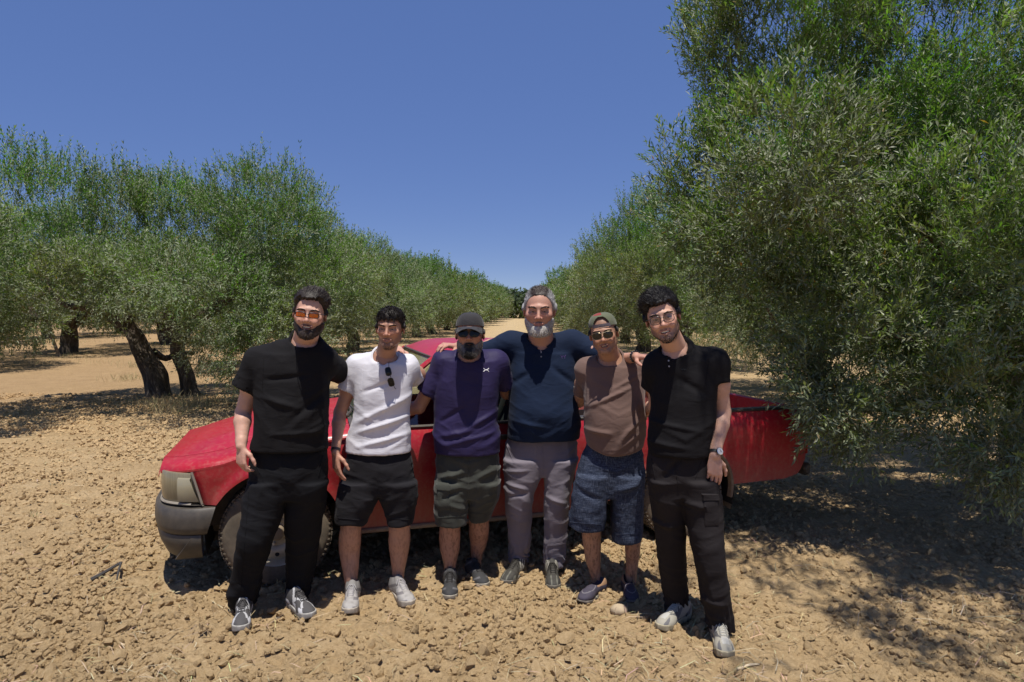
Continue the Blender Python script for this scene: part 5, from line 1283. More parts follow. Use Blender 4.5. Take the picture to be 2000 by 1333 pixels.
SHOE_CACHE = {}
def shoe_meshes(style):
    if style in SHOE_CACHE: return SHOE_CACHE[style]
    loaf = style == 'loafer'
    F = Field((-.02, -.075, 0), (.32, .075, .16), .0038)
    F.ell((.052, 0, .050), (.052, .036, .046), .02)
    F.cone((.06, 0, .052), (.20, .004, .042), .036, .034, .03)
    F.ell((.225, .004, .036), (.064, .046, .033 if not loaf else .030), .03)
    if not loaf:
        F.cone((.055, 0, .055), (.050, 0, .092), .038, .037, .02); F.cone((.075, 0, .085), (.155, 0, .066), .030, .026, .025)
        F.cone((.052, 0, .080), (.045, 0, .16), .029, .033, .006, sub=True)
        R = np.array([[math.cos(.7), 0, -math.sin(.7)], [0, 1, 0], [math.sin(.7), 0, math.cos(.7)]])
        F.ell((.098, 0, .104), (.012, .023, .030), .008, np.array(R))
    else:
        F.cone((.05, 0, .05), (.048, 0, .07), .038, .036, .02)
        F.ell((.075, 0, .085), (.062, .029, .036), .008, sub=True)
        F.ell((.165, .003, .066), (.035, .030, .012), .01)
    F.cutplane((0, 0, .016), (0, 0, -1))
    v, q = F.surf(); x, y, z = v.T; rngs = vnoise(v, 60, 2)
    def mixc(a, b, m): return np.array(a) * (1 - m[:, None]) + np.array(b) * m[:, None]
    side = np.abs(y) - .004
    if style == 'trail':      # grey mesh, pale wedges on the sides, dark toe guard
        c = np.tile((.055, .055, .06), (len(v), 1)); m = (np.abs(side - .018 - .010 * np.sin(x * 60)) < .006) & (x > .06) & (x < .24); c[m] = (.42, .42, .43)
        m = (x > .235) & (z < .045); c[m] = (.03, .032, .035); m = (np.abs(np.sin(x * 38 + z * 40)) > .8) & (z < .06) & (np.abs(y) > .028); c[m] = (.5, .5, .52)
    elif style == 'white':
        c = np.tile((.34, .325, .315), (len(v), 1)); m = (np.abs(np.sin(x * 26 - z * 55)) > .88) & (np.abs(y) > .02); c[m] = (.17, .16, .17); c *= (.75 + .4 * rngs)[:, None]; m = (x < .15) & (z > .055); c[m] *= .62
    elif style == 'charcoal':
        c = np.tile((.022, .025, .031), (len(v), 1)); m = (np.abs(np.sin(x * 30 - z * 40)) > .95) & (np.abs(y) > .02); c[m] = (.10, .10, .11)
    elif style == 'striped':
        c = np.tile((.030, .030, .028), (len(v), 1)); u = x + z * .7
        m = ((np.abs(u - .135) < .0045) | (np.abs(u - .155) < .0045) | (np.abs(u - .175) < .0045)) & (np.abs(y) > .018) & (z > .03); c[m] = (.35, .33, .28)
        m = (x > .215) & (np.abs(np.sin(y * 95)) > .93); c[m] = (.12, .12, .10); c *= (.75 + .6 * rngs)[:, None]
    elif style == 'cream':
        c = np.tile((.33, .31, .26), (len(v), 1)); m = (np.abs(np.abs(y) - .020 - .012 * np.sin(x * 45 + .5)) < .0055) & (x > .05) & (x < .25); c[m] = (.09, .09, .095)
        m = (np.abs(np.sin(x * 33 + z * 45)) > .88) & (np.abs(y) > .026); c[m] = (.12, .12, .13); m = (np.abs(y) < .018) & (x > .2) & (x < .25); c[m] = (.42, .41, .38)
    else:
        c = np.tile((.040, .036, .062), (len(v), 1)); c *= (.85 + .3 * rngs)[:, None]; m = np.abs(np.hypot((x - .19) / .062, (y - .003) / .030) - 1) < .06; c[m & (z > .045)] = (.16, .15, .17)
        m = (np.abs(x - .135 + .8 * y * y / .03) < .010) & (z > .05); c[m] = (.028, .025, .045)
        m = (z > .066) & (x < .13) & (side > .02); c[m] = (.30, .17, .09)
    up = mesh_np('shoe_upper', v, [q], 0, c, True, M_shoe)
    xs = np.array([-.004, .006, .04, .10, .17, .225, .262, .285, .296]); ws = np.array([.0, .022, .038, .036, .043, .049, .043, .027, .0])
    thick = .030 if not loaf else .020
    if style in ('trail', 'cream', 'white'): thick = .036
    G = Field((-.02, -.075, -.012), (.32, .075, .06), .0035)
    def fn(x, y, z):
        w = np.interp(x.ravel(), xs, ws).reshape(x.shape) ; z0 = .022 * np.clip((x - .21) / .085, 0, 1) ** 2 + .008 * np.clip((.03 - x) / .03, 0, 1)
        d = np.maximum(np.abs(y - .003) - w + .15 * np.maximum(0, thick * .5 - z), np.maximum(z - thick - .012 * np.clip((x - .2) / .09, 0, 1), z0 - z))
        return d + 0 * z
    G.op(fn, (-.01, -.06, -.0), (.31, .06, .05), .004)
    v2, q2 = G.surf(); v2 = relax(v2, q2, 1, .4)
    x, y, z = v2.T; sc = dict(trail=(.34, .33, .31), white=(.36, .32, .27), charcoal=(.30, .27, .22), striped=(.14, .13, .11), cream=(.34, .30, .21), loafer=(.16, .14, .12))[style]
    c2 = np.tile(sc, (len(v2), 1)) * (.7 + .45 * vnoise(v2, 45, 6))[:, None]; m = z < .010; c2[m] = c2[m] * .6
    if style in ('trail', 'cream'): m = (np.abs(np.sin(x * 70)) > .85) & (z < .018); c2[m] *= .5
    sole = mesh_np('sole', v2, [q2], 0, c2, True, M_shoe)
    lace = None
    if not loaf:
        tr = BVHTree.FromPolygons(v.tolist(), q.tolist()); m = MB()
        def surf_z(xx, yy):
            hh = tr.ray_cast(Vector((xx, yy, .3)), Vector((0, 0, -1))); return hh[0][2] if hh[0] else .07
        for i, xx in enumerate(np.linspace(.115, .190, 6)):
            for s in (-1, 1):
                P = [(xx + s * .005 * t, yy, surf_z(xx + s * .005 * t, yy) + .0018) for t, yy in ((-1, -.018), (-.5, -.010), (0, 0), (.5, .010), (1, .018))]
                m.tube(P, .0021, 5)
        for s in (-1, 1):
            m.tube([(.112, 0, surf_z(.112, 0) + .004), (.120, s * .015, surf_z(.12, s * .015) + .012), (.135, s * .028, surf_z(.135, s * .026) + .006), (.122, s * .020, surf_z(.122, s * .02) + .004), (.112, 0, surf_z(.112, 0) + .003)], .0020, 5, n=14)
            m.tube([(.112, 0, surf_z(.112, 0) + .004), (.130, s * .010, surf_z(.130, s * .01) + .008), (.155, s * .030, surf_z(.155, s * .03) + .003)], .0020, 5, n=8)
        lc = dict(trail=(.03, .03, .035), white=(.42, .40, .40), charcoal=(.012, .012, .015), striped=(.012, .012, .012), cream=(.42, .41, .37))[style]
        V = np.concatenate(m.V); lace = mesh_np('laces', V, [np.concatenate(f) for f in m.F.values()], 0, np.tile(lc, (len(V), 1)), True, M_shoe)
    SHOE_CACHE[style] = (up, sole, lace); return SHOE_CACHE[style]
def make_shoe(root, base, style, toe, heading, tilt=0.0, mirror=1, sc=1.0):
    up, sole, lace = shoe_meshes(style)
    g = Gnd(*toe); hd = np.array([heading[0], heading[1], 0.]); hd /= np.linalg.norm(hd)
    pos = g - hd * .285 * sc
    o = link('shoe', up, root); o.location = tuple(pos - base + np.array([0, 0, .001])); o.rotation_euler = (0, rad(tilt), math.atan2(hd[1], hd[0])); o.scale = (sc, sc * mirror, sc)
    s = link('sole', sole, o)
    if lace: link('laces', lace, o)
    return o

M_teeth = simple('teeth', (.62, .58, .50), rough=.3, var=.04)
_t = NT('shoe_surface'); _t.set(base=_t.mix(_t.math('MULTIPLY', sstep(0, 1, 0) * 0 + _t.noise(35, 5) if False else _t.noise(35, 5), .12), _t.attr(), (.30, .24, .17)), rough=.75, spec=.3); _t.bump(_t.noise(500, 2), .25, .003); M_shoe = _t.m
M_black = simple('black_plastic', (.012, .012, .013), rough=.3, spec=.5)
M_gold = simple('metal_frame', (.30, .25, .17), rough=.3, metal=.9)
def lens_mat(name, c, tr, rough=.03):
    t = NT(name); t.set(base=c, rough=rough, spec=.8, trans=tr, ior=1.35); return t.m
M_orange = thin_glass('orange_lens', (.95, .42, .04), .10, (.85, .30, .02), .38)
M_dark = lens_mat('dark_lens', (.006, .007, .008), 0); M_dark.node_tree.nodes['Principled BSDF'].inputs['Specular IOR Level'].default_value = .45
M_aviator = NT('brown_lens'); _r = M_aviator; _r.set(rough=.06, spec=.35, base=(.018, .014, .010)); M_aviator = _r.m
M_clear = thin_glass('clear_lens', (.90, .87, .87), .06)

SKIN1 = (.53, .32, .24); SKIN2 = (.45, .25, .172); SKIN3 = (.41, .22, .15); SKIN4 = (.48, .27, .20); SKIN5 = (.42, .24, .16); SKIN6 = (.54, .33, .245)
def g3(P):   # grey at the sides of the beard, dark down the middle
    return np.clip(.9 * sstep(.012, .046, np.abs(P[:, 0]) + .02 * (vnoise(P, 90, 4) - .5)) + 0 * P[:, 2], 0, .9)
def gb3(P):
    g = g3(P)[:, None]; return np.array([[.018, .014, .012]]) * (1 - g) + np.array([[.26, .23, .20]]) * g
def gb4(P):
    g = np.clip(.88 + .3 * sstep(-.07, -.10, P[:, 2]) - .5 * np.exp(-((P[:, 2] + .056) / .009) ** 2) * (np.abs(P[:, 0]) < .028), .1, 1)[:, None]
    return np.array([[.06, .045, .04]]) * (1 - g) + np.array([[.52, .49, .45]]) * g
def gh4(P):
    g = sstep(.030, .058, np.abs(P[:, 0]) + .25 * (.07 - P[:, 2]))[:, None]; return np.array([[.045, .032, .028]]) * (1 - g) + np.array([[.36, .35, .35]]) * g

PEOPLE = [
 dict(name=1, seed=11, D=3.72, label='bearded man in an oversized black t-shirt and black trousers with orange-lensed glasses',
  head=dict(at=(601, 614, 3.62), sc=1.03, roll=6, yaw=9, pitch=2, skin=SKIN1, fat=1.05, smile=.8, mouthgap=.80, hair_col=(.026, .018, .014), hair=(.015, .004, 'quiff'), beard=(.007, .007, .006), stubble=.85, recede=.012, neck_r=.062),
  neck=(596, 664, 3.76), N=None, neck_hole=.072,
  torso=[(507, 636, 692, 3.74, .115), (500, 642, 720, 3.73, .135), (500, 643, 760, 3.72, .140), (499, 643, 800, 3.71, .145), (494, 641, 845, 3.71, .142), (490, 640, 878, 3.71, .138)],
  arms=[dict(S=(506, 706, 3.75), sl=(474, 761, 3.73), E=(475, 806, 3.76), H=(471, 872, 3.64), r=.049, rs=.070, re=.073, hd=(.06, -.15, -1), hn=(-.55, -.8, 0), ss=-1, curl=.62, hs=1.0, spread=.25),
        dict(S=(632, 706, 3.78), sl=(682, 738, 4.04), E=(708, 748, 4.13), H=(778, 684, 4.10), r=.047, rs=.070, re=.066, hd=(.10, -.95, -.02), hn=(.0, .0, 1), ss=-1, curl=.50, hs=1.0)],
  hip=[(491, 640, 868, 3.72, .128), (490, 640, 900, 3.72, .138), (489, 638, 940, 3.72, .140), (500, 628, 972, 3.72, .12)],
  legs=[dict(sec=[(488, 563, 940, 3.71, .105), (478, 559, 975, 3.70, .105), (473, 548, 1010, 3.68, .10), (465, 534, 1050, 3.66, .092), (458, 521, 1090, 3.68, .088), (451, 510, 1135, 3.71, .082), (446, 503, 1168, 3.73, .078), (449, 501, 1182, 3.75, .075)]),
        dict(sec=[(562, 639, 940, 3.73, .105), (561, 635, 975, 3.75, .10), (560, 630, 1010, 3.78, .10), (560, 624, 1050, 3.81, .095), (561, 615, 1100, 3.85, .085), (563, 605, 1145, 3.87, .08), (565, 602, 1172, 3.88, .075)])],
  lower='trousers', shoes=[('trail', (468, 1240), (.28, -1)), ('trail', (609, 1213), (.66, -.75), 0, -1)],
  shirt_mat=cloth('black_jersey', (.0085, .0078, .0088), rough=.9, sheen=0), lower_mat=cloth('black_twill', (.0064, .0064, .0082), rough=.85, sheen=0), fold=.011,
  creases=[((505, 745, 3.6), (600, 735, 3.6), -.008, .012), ((500, 775, 3.6), (590, 800, 3.6), .008, .014), ((640, 760, 3.6), (560, 830, 3.6), -.008, .014), ((520, 850, 3.6), (640, 845, 3.6), .006, .010)]),
 dict(name=2, seed=22, D=3.93, label='young man in a white t-shirt and charcoal sweat shorts with a short dark goatee',
  head=dict(at=(756, 643, 3.84), sc=.955, roll=1, yaw=-2, pitch=2, skin=SKIN2, fat=.95, jaw=.95, nose=1.08, hair_col=(.022, .016, .013), hair=(.012, .005, 'fringe'), stubble=.62, cheek=.45, neck_r=.057, frown=1, recede=.0, nhair=4200, beard=(.0004, .0012, .002), nbeard=1100),
  neck=(751, 698, 3.96), neck_hole=.068, vneck=(749, 716, 3.84), vw=.045,
  torso=[(694, 806, 712, 3.95, .10), (692, 806, 740, 3.94, .118), (692, 803, 775, 3.93, .122), (689, 800, 810, 3.93, .118), (681, 801, 850, 3.93, .122), (676, 803, 884, 3.93, .125)],
  arms=[dict(S=(698, 716, 3.96), sl=(677, 765, 3.95), E=(664, 806, 3.96), H=(655, 884, 3.83), r=.041, rs=.061, re=.056, hd=(.12, -.12, -1), hn=(-.75, -.65, .05), ss=-1, curl=.30, spread=.5, hs=.98),
        dict(S=(794, 714, 3.99), sl=(812, 742, 4.10), E=(835, 752, 4.22), H=(900, 762, 4.34), r=.042, rs=.060, re=.056, hn=(0, 1, 0), ss=1)],
  hip=[(677, 803, 874, 3.93, .118), (674, 806, 905, 3.93, .128), (668, 809, 940, 3.93, .13), (680, 800, 965, 3.93, .115)],
  legs=[dict(sec=[(664, 741, 940, 3.92, .105), (659, 737, 975, 3.91, .105), (656, 722, 1005, 3.91, .10), (656, 717, 1022, 3.91, .10)],
             shin=[(666, 708, 1000, 3.91, .058), (666, 706, 1026, 3.91, .058), (662, 705, 1052, 3.93, .060), (663, 703, 1078, 3.95, .056), (669, 700, 1112, 3.94, .045), (674, 698, 1140, 3.93, .040), (674, 700, 1162, 3.93, .04)]),
        dict(sec=[(738, 815, 940, 3.93, .105), (742, 815, 970, 3.94, .105), (753, 811, 1000, 3.95, .10), (757, 807, 1022, 3.95, .10)],
             shin=[(760, 803, 1000, 3.95, .058), (760, 801, 1026, 3.95, .058), (759, 801, 1052, 3.97, .060), (761, 798, 1078, 3.99, .056), (765, 791, 1112, 4.00, .044), (766, 788, 1134, 4.0, .040), (764, 788, 1156, 4.0, .04)])],
  lower='shorts', shoes=[('white', (681, 1206), (.13, -1)), ('white', (803, 1190), (.50, -.85), 0, -1)], hairy=.25,
  shirt_mat=cloth('white_jersey', (.60, .59, .64), rough=.9, var=.03, sheen=.1), lower_mat=cloth('charcoal_fleece', (.013, .012, .0145), rough=.95, sheen=.03), fold=.010,
  creases=[((690, 830, 3.8), (800, 775, 3.8), .010, .013), ((690, 850, 3.8), (800, 815, 3.8), .011, .012), ((685, 880, 3.8), (800, 850, 3.8), .009, .012), ((700, 770, 3.8), (770, 745, 3.8), -.007, .010)]),
 dict(name=3, seed=33, D=4.10, label='bearded man in a purple sports t-shirt, dark baseball cap and sunglasses',
  head=dict(at=(916, 651, 4.00), sc=1.02, roll=0, yaw=0, pitch=-4, skin=SKIN3, fat=1.02, mouthgap=.16, hair_col=(.05, .045, .042), hair=(.004, .003, 'short'), hair_below=.045, beard=(.007, .017, .020), stubble=.9, neck_r=.062, nbeard=5200, nhair=1500, beardf=gb3, eyes=False, scalp=.6),
  neck=(916, 694, 4.12), neck_hole=.070, neck_raise=0,
  torso=[(860, 974, 706, 4.12, .115), (853, 976, 735, 4.11, .128), (851, 973, 770, 4.10, .132), (849, 971, 810, 4.10, .135), (849, 974, 850, 4.09, .14), (849, 977, 884, 4.09, .14)],
  arms=[dict(S=(866, 708, 4.13), sl=(832, 768, 4.13), E=(818, 796, 4.16), H=(752, 806, 4.22), r=.046, rs=.067, re=.064, hn=(0, 1, 0), ss=1),
        dict(S=(970, 706, 4.16), sl=(986, 756, 4.26), E=(990, 768, 4.34), H=(1045, 775, 4.56), r=.046, rs=.066, re=.062, hn=(0, 1, 0), ss=1)],
  hip=[(850, 977, 868, 4.10, .13), (850, 978, 900, 4.10, .138), (850, 977, 940, 4.10, .138), (862, 966, 970, 4.10, .12)],
  legs=[dict(sec=[(850, 917, 940, 4.09, .11), (849, 914, 975, 4.08, .108), (849, 912, 1000, 4.08, .102), (851, 911, 1023, 4.08, .10)],
             shin=[(860, 900, 1000, 4.08, .060), (859, 899, 1026, 4.08, .060), (858, 899, 1050, 4.10, .062), (860, 897, 1075, 4.11, .056), (866, 891, 1100, 4.11, .044), (868, 889, 1116, 4.11, .042), (868, 890, 1134, 4.11, .042)]),
        dict(sec=[(913, 978, 940, 4.11, .11), (913, 975, 970, 4.13, .105), (914, 965, 995, 4.16, .10), (915, 957, 1012, 4.18, .10)],
             shin=[(916, 955, 990, 4.19, .060), (916, 955, 1015, 4.20, .060), (916, 955, 1038, 4.23, .062), (918, 951, 1062, 4.27, .056), (920, 942, 1085, 4.29, .044), (919, 940, 1103, 4.29, .042), (918, 940, 1122, 4.29, .042)])],
  lower='shorts', shoes=[('charcoal', (877, 1177), (.06, -1)), ('charcoal', (948, 1153), (.40, -.92), 0, -1)], hairy=.45,
  shirt_mat=cloth('purple_polyester', (.021, .015, .060), rough=.62, sheen=.04), lower_mat=cloth('olive_ripstop', (.042, .044, .037), rough=.85), fold=.013, pfold=.016,
  creases=[((850, 860, 3.9), (930, 845, 3.9), .010, .012), ((853, 880, 3.9), (970, 850, 3.9), .009, .012), ((970, 810, 3.9), (900, 850, 3.9), .009, .012), ((851, 835, 3.9), (905, 800, 3.9), -.008, .012)],
  pcreases=[((855, 945, 3.9), (905, 930, 3.9), .014, .012), ((852, 985, 3.9), (900, 965, 3.9), -.012, .012), ((925, 945, 3.9), (970, 925, 3.9), .010, .012)]),
 dict(name=4, seed=44, D=4.28, label='tall grey-bearded man in a dark navy polo shirt with arms round his neighbours',
  head=dict(at=(1052, 609, 4.17), sc=1.16, roll=0, yaw=-5, pitch=5, skin=SKIN4, fat=1.10, nose=1.15, hair_col=(.06, .05, .045), hair=(.005, .008, 'thin'), hairf=gh4, beard=(.006, .004, .009), beardf=gb4, stubble=.35, neck_r=.066, recede=.022, scalp=.35, nhair=4200, nbeard=4200, brow_col=np.array([.06, .045, .04])),
  neck=(1057, 666, 4.31), neck_hole=.078, collar='polo', vneck=(1056, 690, 4.14), vw=.055,
  torso=[(993, 1128, 690, 4.30, .125), (992, 1130, 720, 4.29, .15), (993, 1128, 760, 4.27, .165), (994, 1131, 800, 4.25, .185), (993, 1134, 830, 4.25, .180), (990, 1132, 856, 4.26, .168)],
  arms=[dict(S=(998, 672, 4.31), sl=(925, 696, 4.32), E=(912, 690, 4.36), H=(893, 677, 4.22), r=.046, rs=.074, re=.062, hd=(-.72, -.62, .10), hn=(-.30, -.45, 1), ss=-1, curl=.50, hs=1.02, spread=.8),
        dict(S=(1118, 670, 4.31), sl=(1198, 706, 4.20), E=(1203, 706, 4.17), H=(1243, 697, 3.86), r=.046, rs=.076, re=.064, hd=(.55, -.75, .02), hn=(.15, -.35, 1), ss=1, curl=.50, hs=1.02)],
  hip=[(987, 1131, 848, 4.27, .15), (985, 1129, 880, 4.27, .15), (985, 1124, 905, 4.27, .145), (1000, 1112, 925, 4.27, .12)],
  legs=[dict(sec=[(984, 1062, 895, 4.26, .125), (985, 1056, 930, 4.25, .115), (987, 1042, 970, 4.24, .105), (990, 1037, 1010, 4.26, .095), (992, 1037, 1050, 4.30, .09), (994, 1033, 1080, 4.32, .08), (994, 1030, 1101, 4.33, .078)]),
        dict(sec=[(1062, 1128, 895, 4.27, .125), (1063, 1120, 930, 4.26, .115), (1064, 1112, 970, 4.25, .105), (1064, 1109, 1010, 4.26, .095), (1063, 1106, 1050, 4.28, .09), (1062, 1102, 1080, 4.29, .08), (1062, 1099, 1104, 4.29, .078)])],
  lower='trousers', shoes=[('striped', (984, 1146), (-.45, -.9)), ('striped', (1083, 1157), (.02, -1), 0, -1)],
  shirt_mat=cloth('navy_pique', (.0048, .0125, .036), rough=.85, sheen=.05), lower_mat=cloth('mauve_grey_chino', (.16, .14, .165), rough=.85, var=.06), fold=.009,
  creases=[((1000, 830, 4.), (1070, 842, 4.), .008, .010), ((1130, 760, 4.), (1080, 720, 4.), -.010, .016), ((995, 760, 4.), (1040, 730, 4.), -.008, .016)],
  pcreases=[((988, 935, 4.), (1035, 930, 4.), .008, .008), ((988, 960, 4.), (1030, 968, 4.), .010, .008), ((992, 985, 4.), (1035, 975, 4.), -.009, .008), ((1065, 985, 4.), (1110, 1000, 4.), .009, .010)]),
 dict(name=5, seed=55, D=3.98, label='shorter man in a brown t-shirt and denim-blue shorts with a backwards cap and aviator sunglasses',
  head=dict(at=(1177, 654, 3.89), sc=.985, roll=-9, yaw=-12, pitch=3, skin=SKIN5, fat=1.0, smile=.45, nose=1.05, hair_col=(.022, .017, .014), hair=(.003, .003, 'short'), hair_below=.045, stubble=.30, neck_r=.060, eyes=False, nhair=1500, scalp=.35),
  neck=(1192, 701, 4.02), neck_hole=.071,
  torso=[(1146, 1252, 716, 4.00, .11), (1139, 1258, 745, 3.99, .13), (1137, 1258, 780, 3.97, .145), (1140, 1259, 815, 3.96, .155), (1143, 1259, 845, 3.96, .155), (1146, 1256, 868, 3.97, .148)], hem=-.045,
  arms=[dict(S=(1147, 722, 4.04), sl=(1136, 768, 4.16), E=(1130, 785, 4.24), H=(1085, 795, 4.50), r=.043, rs=.060, re=.058, hn=(0, 1, 0), ss=1),
        dict(S=(1252, 716, 4.02), sl=(1268, 758, 4.02), E=(1282, 785, 4.00), H=(1335, 800, 3.80), r=.043, rs=.062, re=.058, hn=(0, 1, 0), ss=1)],
  hip=[(1146, 1256, 858, 3.98, .135), (1135, 1258, 890, 3.98, .14), (1126, 1259, 930, 3.98, .145), (1135, 1250, 965, 3.98, .13)],
  legs=[dict(sec=[(1126, 1188, 925, 3.97, .125), (1118, 1184, 965, 3.96, .12), (1113, 1182, 1000, 3.96, .115), (1111, 1180, 1030, 3.96, .112)],
             shin=[(1137, 1176, 1010, 3.97, .058), (1136, 1174, 1035, 3.98, .058), (1138, 1174, 1060, 4.0, .058), (1143, 1173, 1090, 4.02, .052), (1151, 1173, 1118, 4.04, .042), (1155, 1176, 1135, 4.05, .038), (1157, 1178, 1152, 4.06, .037)]),
        dict(sec=[(1188, 1259, 925, 3.98, .125), (1190, 1258, 965, 3.98, .12), (1193, 1256, 1010, 3.99, .115), (1195, 1252, 1053, 3.99, .112)],
             shin=[(1219, 1252, 1030, 3.99, .056), (1219, 1252, 1055, 3.99, .056), (1221, 1250, 1075, 4.01, .056), (1223, 1247, 1100, 4.03, .048), (1222, 1243, 1125, 4.04, .040), (1222, 1243, 1145, 4.05, .037), (1222, 1244, 1160, 4.05, .037)])],
  lower='shorts', shoes=[('loafer', (1133, 1182), (-.62, -.78), 0, 1, .93), ('loafer', (1237, 1183), (-.02, -1), 0, -1, .93)], hairy=.5,
  shirt_mat=cloth('brown_cotton', (.14, .088, .074), rough=.92, var=.05), fold=.011,
  creases=[((1150, 800, 3.8), (1240, 760, 3.8), .009, .010), ((1145, 845, 3.8), (1200, 850, 3.8), .010, .010), ((1255, 820, 3.8), (1200, 875, 3.8), .010, .010), ((1255, 850, 3.8), (1190, 880, 3.8), .008, .008), ((1258, 735, 3.8), (1200, 765, 3.8), .007, .009)],
  pcreases=[((1125, 960, 3.8), (1180, 985, 3.8), -.010, .014), ((1200, 970, 3.8), (1255, 950, 3.8), .010, .014)]),
 dict(name=6, seed=66, D=3.48, label='dark-haired smiling man in a black polo shirt and black cargo trousers wearing clear glasses',
  head=dict(at=(1293, 622, 3.385), sc=1.02, roll=-14, yaw=-14, pitch=3, skin=SKIN6, fat=.97, smile=1.0, hair_col=(.013, .011, .012), hair=(.022, .006, 'thick'), stubble=.72, neck_r=.056, nhair=6500, beard=(.0006, .0010, .003), nbeard=2400, recede=.002),
  neck=(1320, 682, 3.52), neck_hole=.068, collar='polo', vneck=(1309, 706, 3.40), vw=.045,
  torso=[(1281, 1398, 706, 3.51, .11), (1275, 1401, 735, 3.50, .125), (1273, 1399, 770, 3.49, .13), (1270, 1396, 810, 3.48, .13), (1266, 1389, 850, 3.47, .132), (1268, 1385, 888, 3.47, .132)], hem=.0,
  arms=[dict(S=(1284, 712, 3.54), sl=(1272, 758, 3.60), E=(1279, 792, 3.84), H=(1258, 806, 4.20), r=.042, rs=.062, re=.056, hn=(0, 1, 0), ss=1),
        dict(S=(1397, 706, 3.50), sl=(1403, 751, 3.48), E=(1412, 806, 3.52), H=(1396, 890, 3.40), r=.046, rs=.064, re=.061, hd=(-.03, -.10, -1), hn=(.05, -1, .0), ss=-1, curl=.42, spread=.15, hs=1.0)],
  hip=[(1264, 1385, 872, 3.48, .125), (1263, 1386, 900, 3.48, .132), (1264, 1390, 935, 3.48, .132), (1274, 1390, 965, 3.48, .12)],
  legs=[dict(sec=[(1265, 1332, 935, 3.49, .11), (1270, 1334, 975, 3.51, .105), (1276, 1336, 1015, 3.54, .10), (1282, 1337, 1055, 3.57, .095), (1287, 1337, 1100, 3.61, .09), (1294, 1341, 1150, 3.66, .085), (1300, 1344, 1185, 3.68, .08), (1301, 1342, 1204, 3.69, .078)]),
        dict(sec=[(1324, 1398, 935, 3.47, .112), (1330, 1408, 975, 3.46, .108), (1340, 1413, 1015, 3.44, .102), (1349, 1414, 1055, 3.42, .097), (1359, 1418, 1100, 3.41, .092), (1368, 1424, 1150, 3.41, .088), (1376, 1428, 1195, 3.43, .082), (1385, 1431, 1228, 3.45, .078)])],
  lower='trousers', shoes=[('cream', (1286, 1236), (-.72, -.68)), ('cream', (1421, 1292), (-.10, -1), 0, -1)],
  shirt_mat=cloth('black_pique', (.0075, .0068, .0082), rough=.88, sheen=0), lower_mat=cloth('faded_black_twill', (.0165, .0135, .0145), rough=.85, sheen=0), fold=.009,
  creases=[((1275, 830, 3.3), (1380, 850, 3.3), .007, .010), ((1268, 870, 3.3), (1360, 885, 3.3), .008, .010), ((1395, 780, 3.3), (1330, 740, 3.3), -.008, .016)],
  pcreases=[((1340, 900, 3.3), (1300, 950, 3.3), -.009, .012), ((1330, 990, 3.3), (1400, 1000, 3.3), .008, .012), ((1280, 1040, 3.3), (1335, 1050, 3.3), .010, .012), ((1370, 1180, 3.3), (1425, 1190, 3.3), .010, .010)]),
]
# woven blue slub cloth for the fifth man's shorts
_t = NT('slub_denim'); _v = _t.coord('Object', (1, 1, .06)); _h = _t.coord('Object', (.06, .06, 1))
_n = _t.math('ADD', _t.math('MULTIPLY', _t.noise(420, 2, .6, _v), .55), _t.math('MULTIPLY', _t.noise(420, 2, .6, _h), .45))
_t.set(base=_t.ramp(_n, [(.40, (.014, .019, .036)), (.52, (.036, .046, .078)), (.64, (.10, .12, .17))]), rough=.9, spec=.2); _t.bump(_t.noise(18, 4), .5, .015)
PEOPLE[4]['lower_mat'] = _t.m
for p in PEOPLE: build_person(p)
P1, P2, P3, P4, P5, P6 = PEOPLE
glasses('rect', M_orange, M_black, .0019, P1['M'], P1['root'], P1['base'], name='glasses', zoff=-.004)
glasses('aviator', M_dark, M_black, .0014, P3['M'], P3['root'], P3['base'], name='sunglasses', zoff=-.001)
glasses('aviator', M_aviator, M_gold, .0013, P5['M'], P5['root'], P5['base'], name='sunglasses', zoff=-.001)
glasses('round', M_clear, M_black, .0016, P6['M'], P6['root'], P6['base'], name='glasses', zoff=-.002)

# ---- caps
def cap_dome(p, mat, name, back=False):
    n, m_ = 15, 40; m = MB(); rows = []
    for i in range(n):
        f = i / (n - 1); ph = f * math.pi / 2
        row = []
        for j in range(m_):
            t = 2 * math.pi * j / m_; r = np.cos(ph) ** .62
            x = .0835 * r * math.sin(t); y = .018 + .1045 * r * -math.cos(t); z = .046 + .078 * np.sin(ph) ** 1.0
            z -= .012 * (1 - f) * (1 - math.cos(t)) * (.5 if not back else .0)
            row.append((x, y, z))
        rows.append(row)
    P = np.array(rows)
    return P
SK['cap'] = cloth('charcoal_cap_cloth', (.030, .028, .031), rough=.85)
P_ = cap_dome(P3, None, ''); m = MB(); m.grid(P_, closed=True); m.grid((P_[::-1] - np.array([0, .018, .046])) * .97 + np.array([0, .018, .046]), closed=True)
crown_ = m.build('cap', SK['cap'], P3['root'], P3['base'], M=P3['M']); crown_['label'] = 'charcoal baseball cap with a curved brim'
m = MB(); rows = []
for i in range(11):
    f = i / 10; row = []
    for j in range(25):
        t = -1.12 + 2.24 * j / 24; x = .0835 * math.sin(t) * (1 + .02 * f); y0 = .018 - .1045 * math.cos(t); y = y0 - f * .072 * (math.cos(t * .98) ** .8 if math.cos(t * .98) > 0 else 0)
        z = .044 - .012 * (1 + math.cos(t)) * .25 - f * .014 - .30 * x * x / .08 * (.4 + f * 1.1); row.append((x, y, z))
    rows.append(row)
P_ = np.array(rows); m.grid(P_); m.grid(P_[::-1] - np.array([0, 0, .0035])); m.tube(P_[-1] - (0, 0, .0017), .0019, 5)
m.build('brim', SK['cap'], crown_, (0, 0, 0), M=np.eye(4)).matrix_basis = Matrix.Identity(4)
_b = [o for o in crown_.children][0]
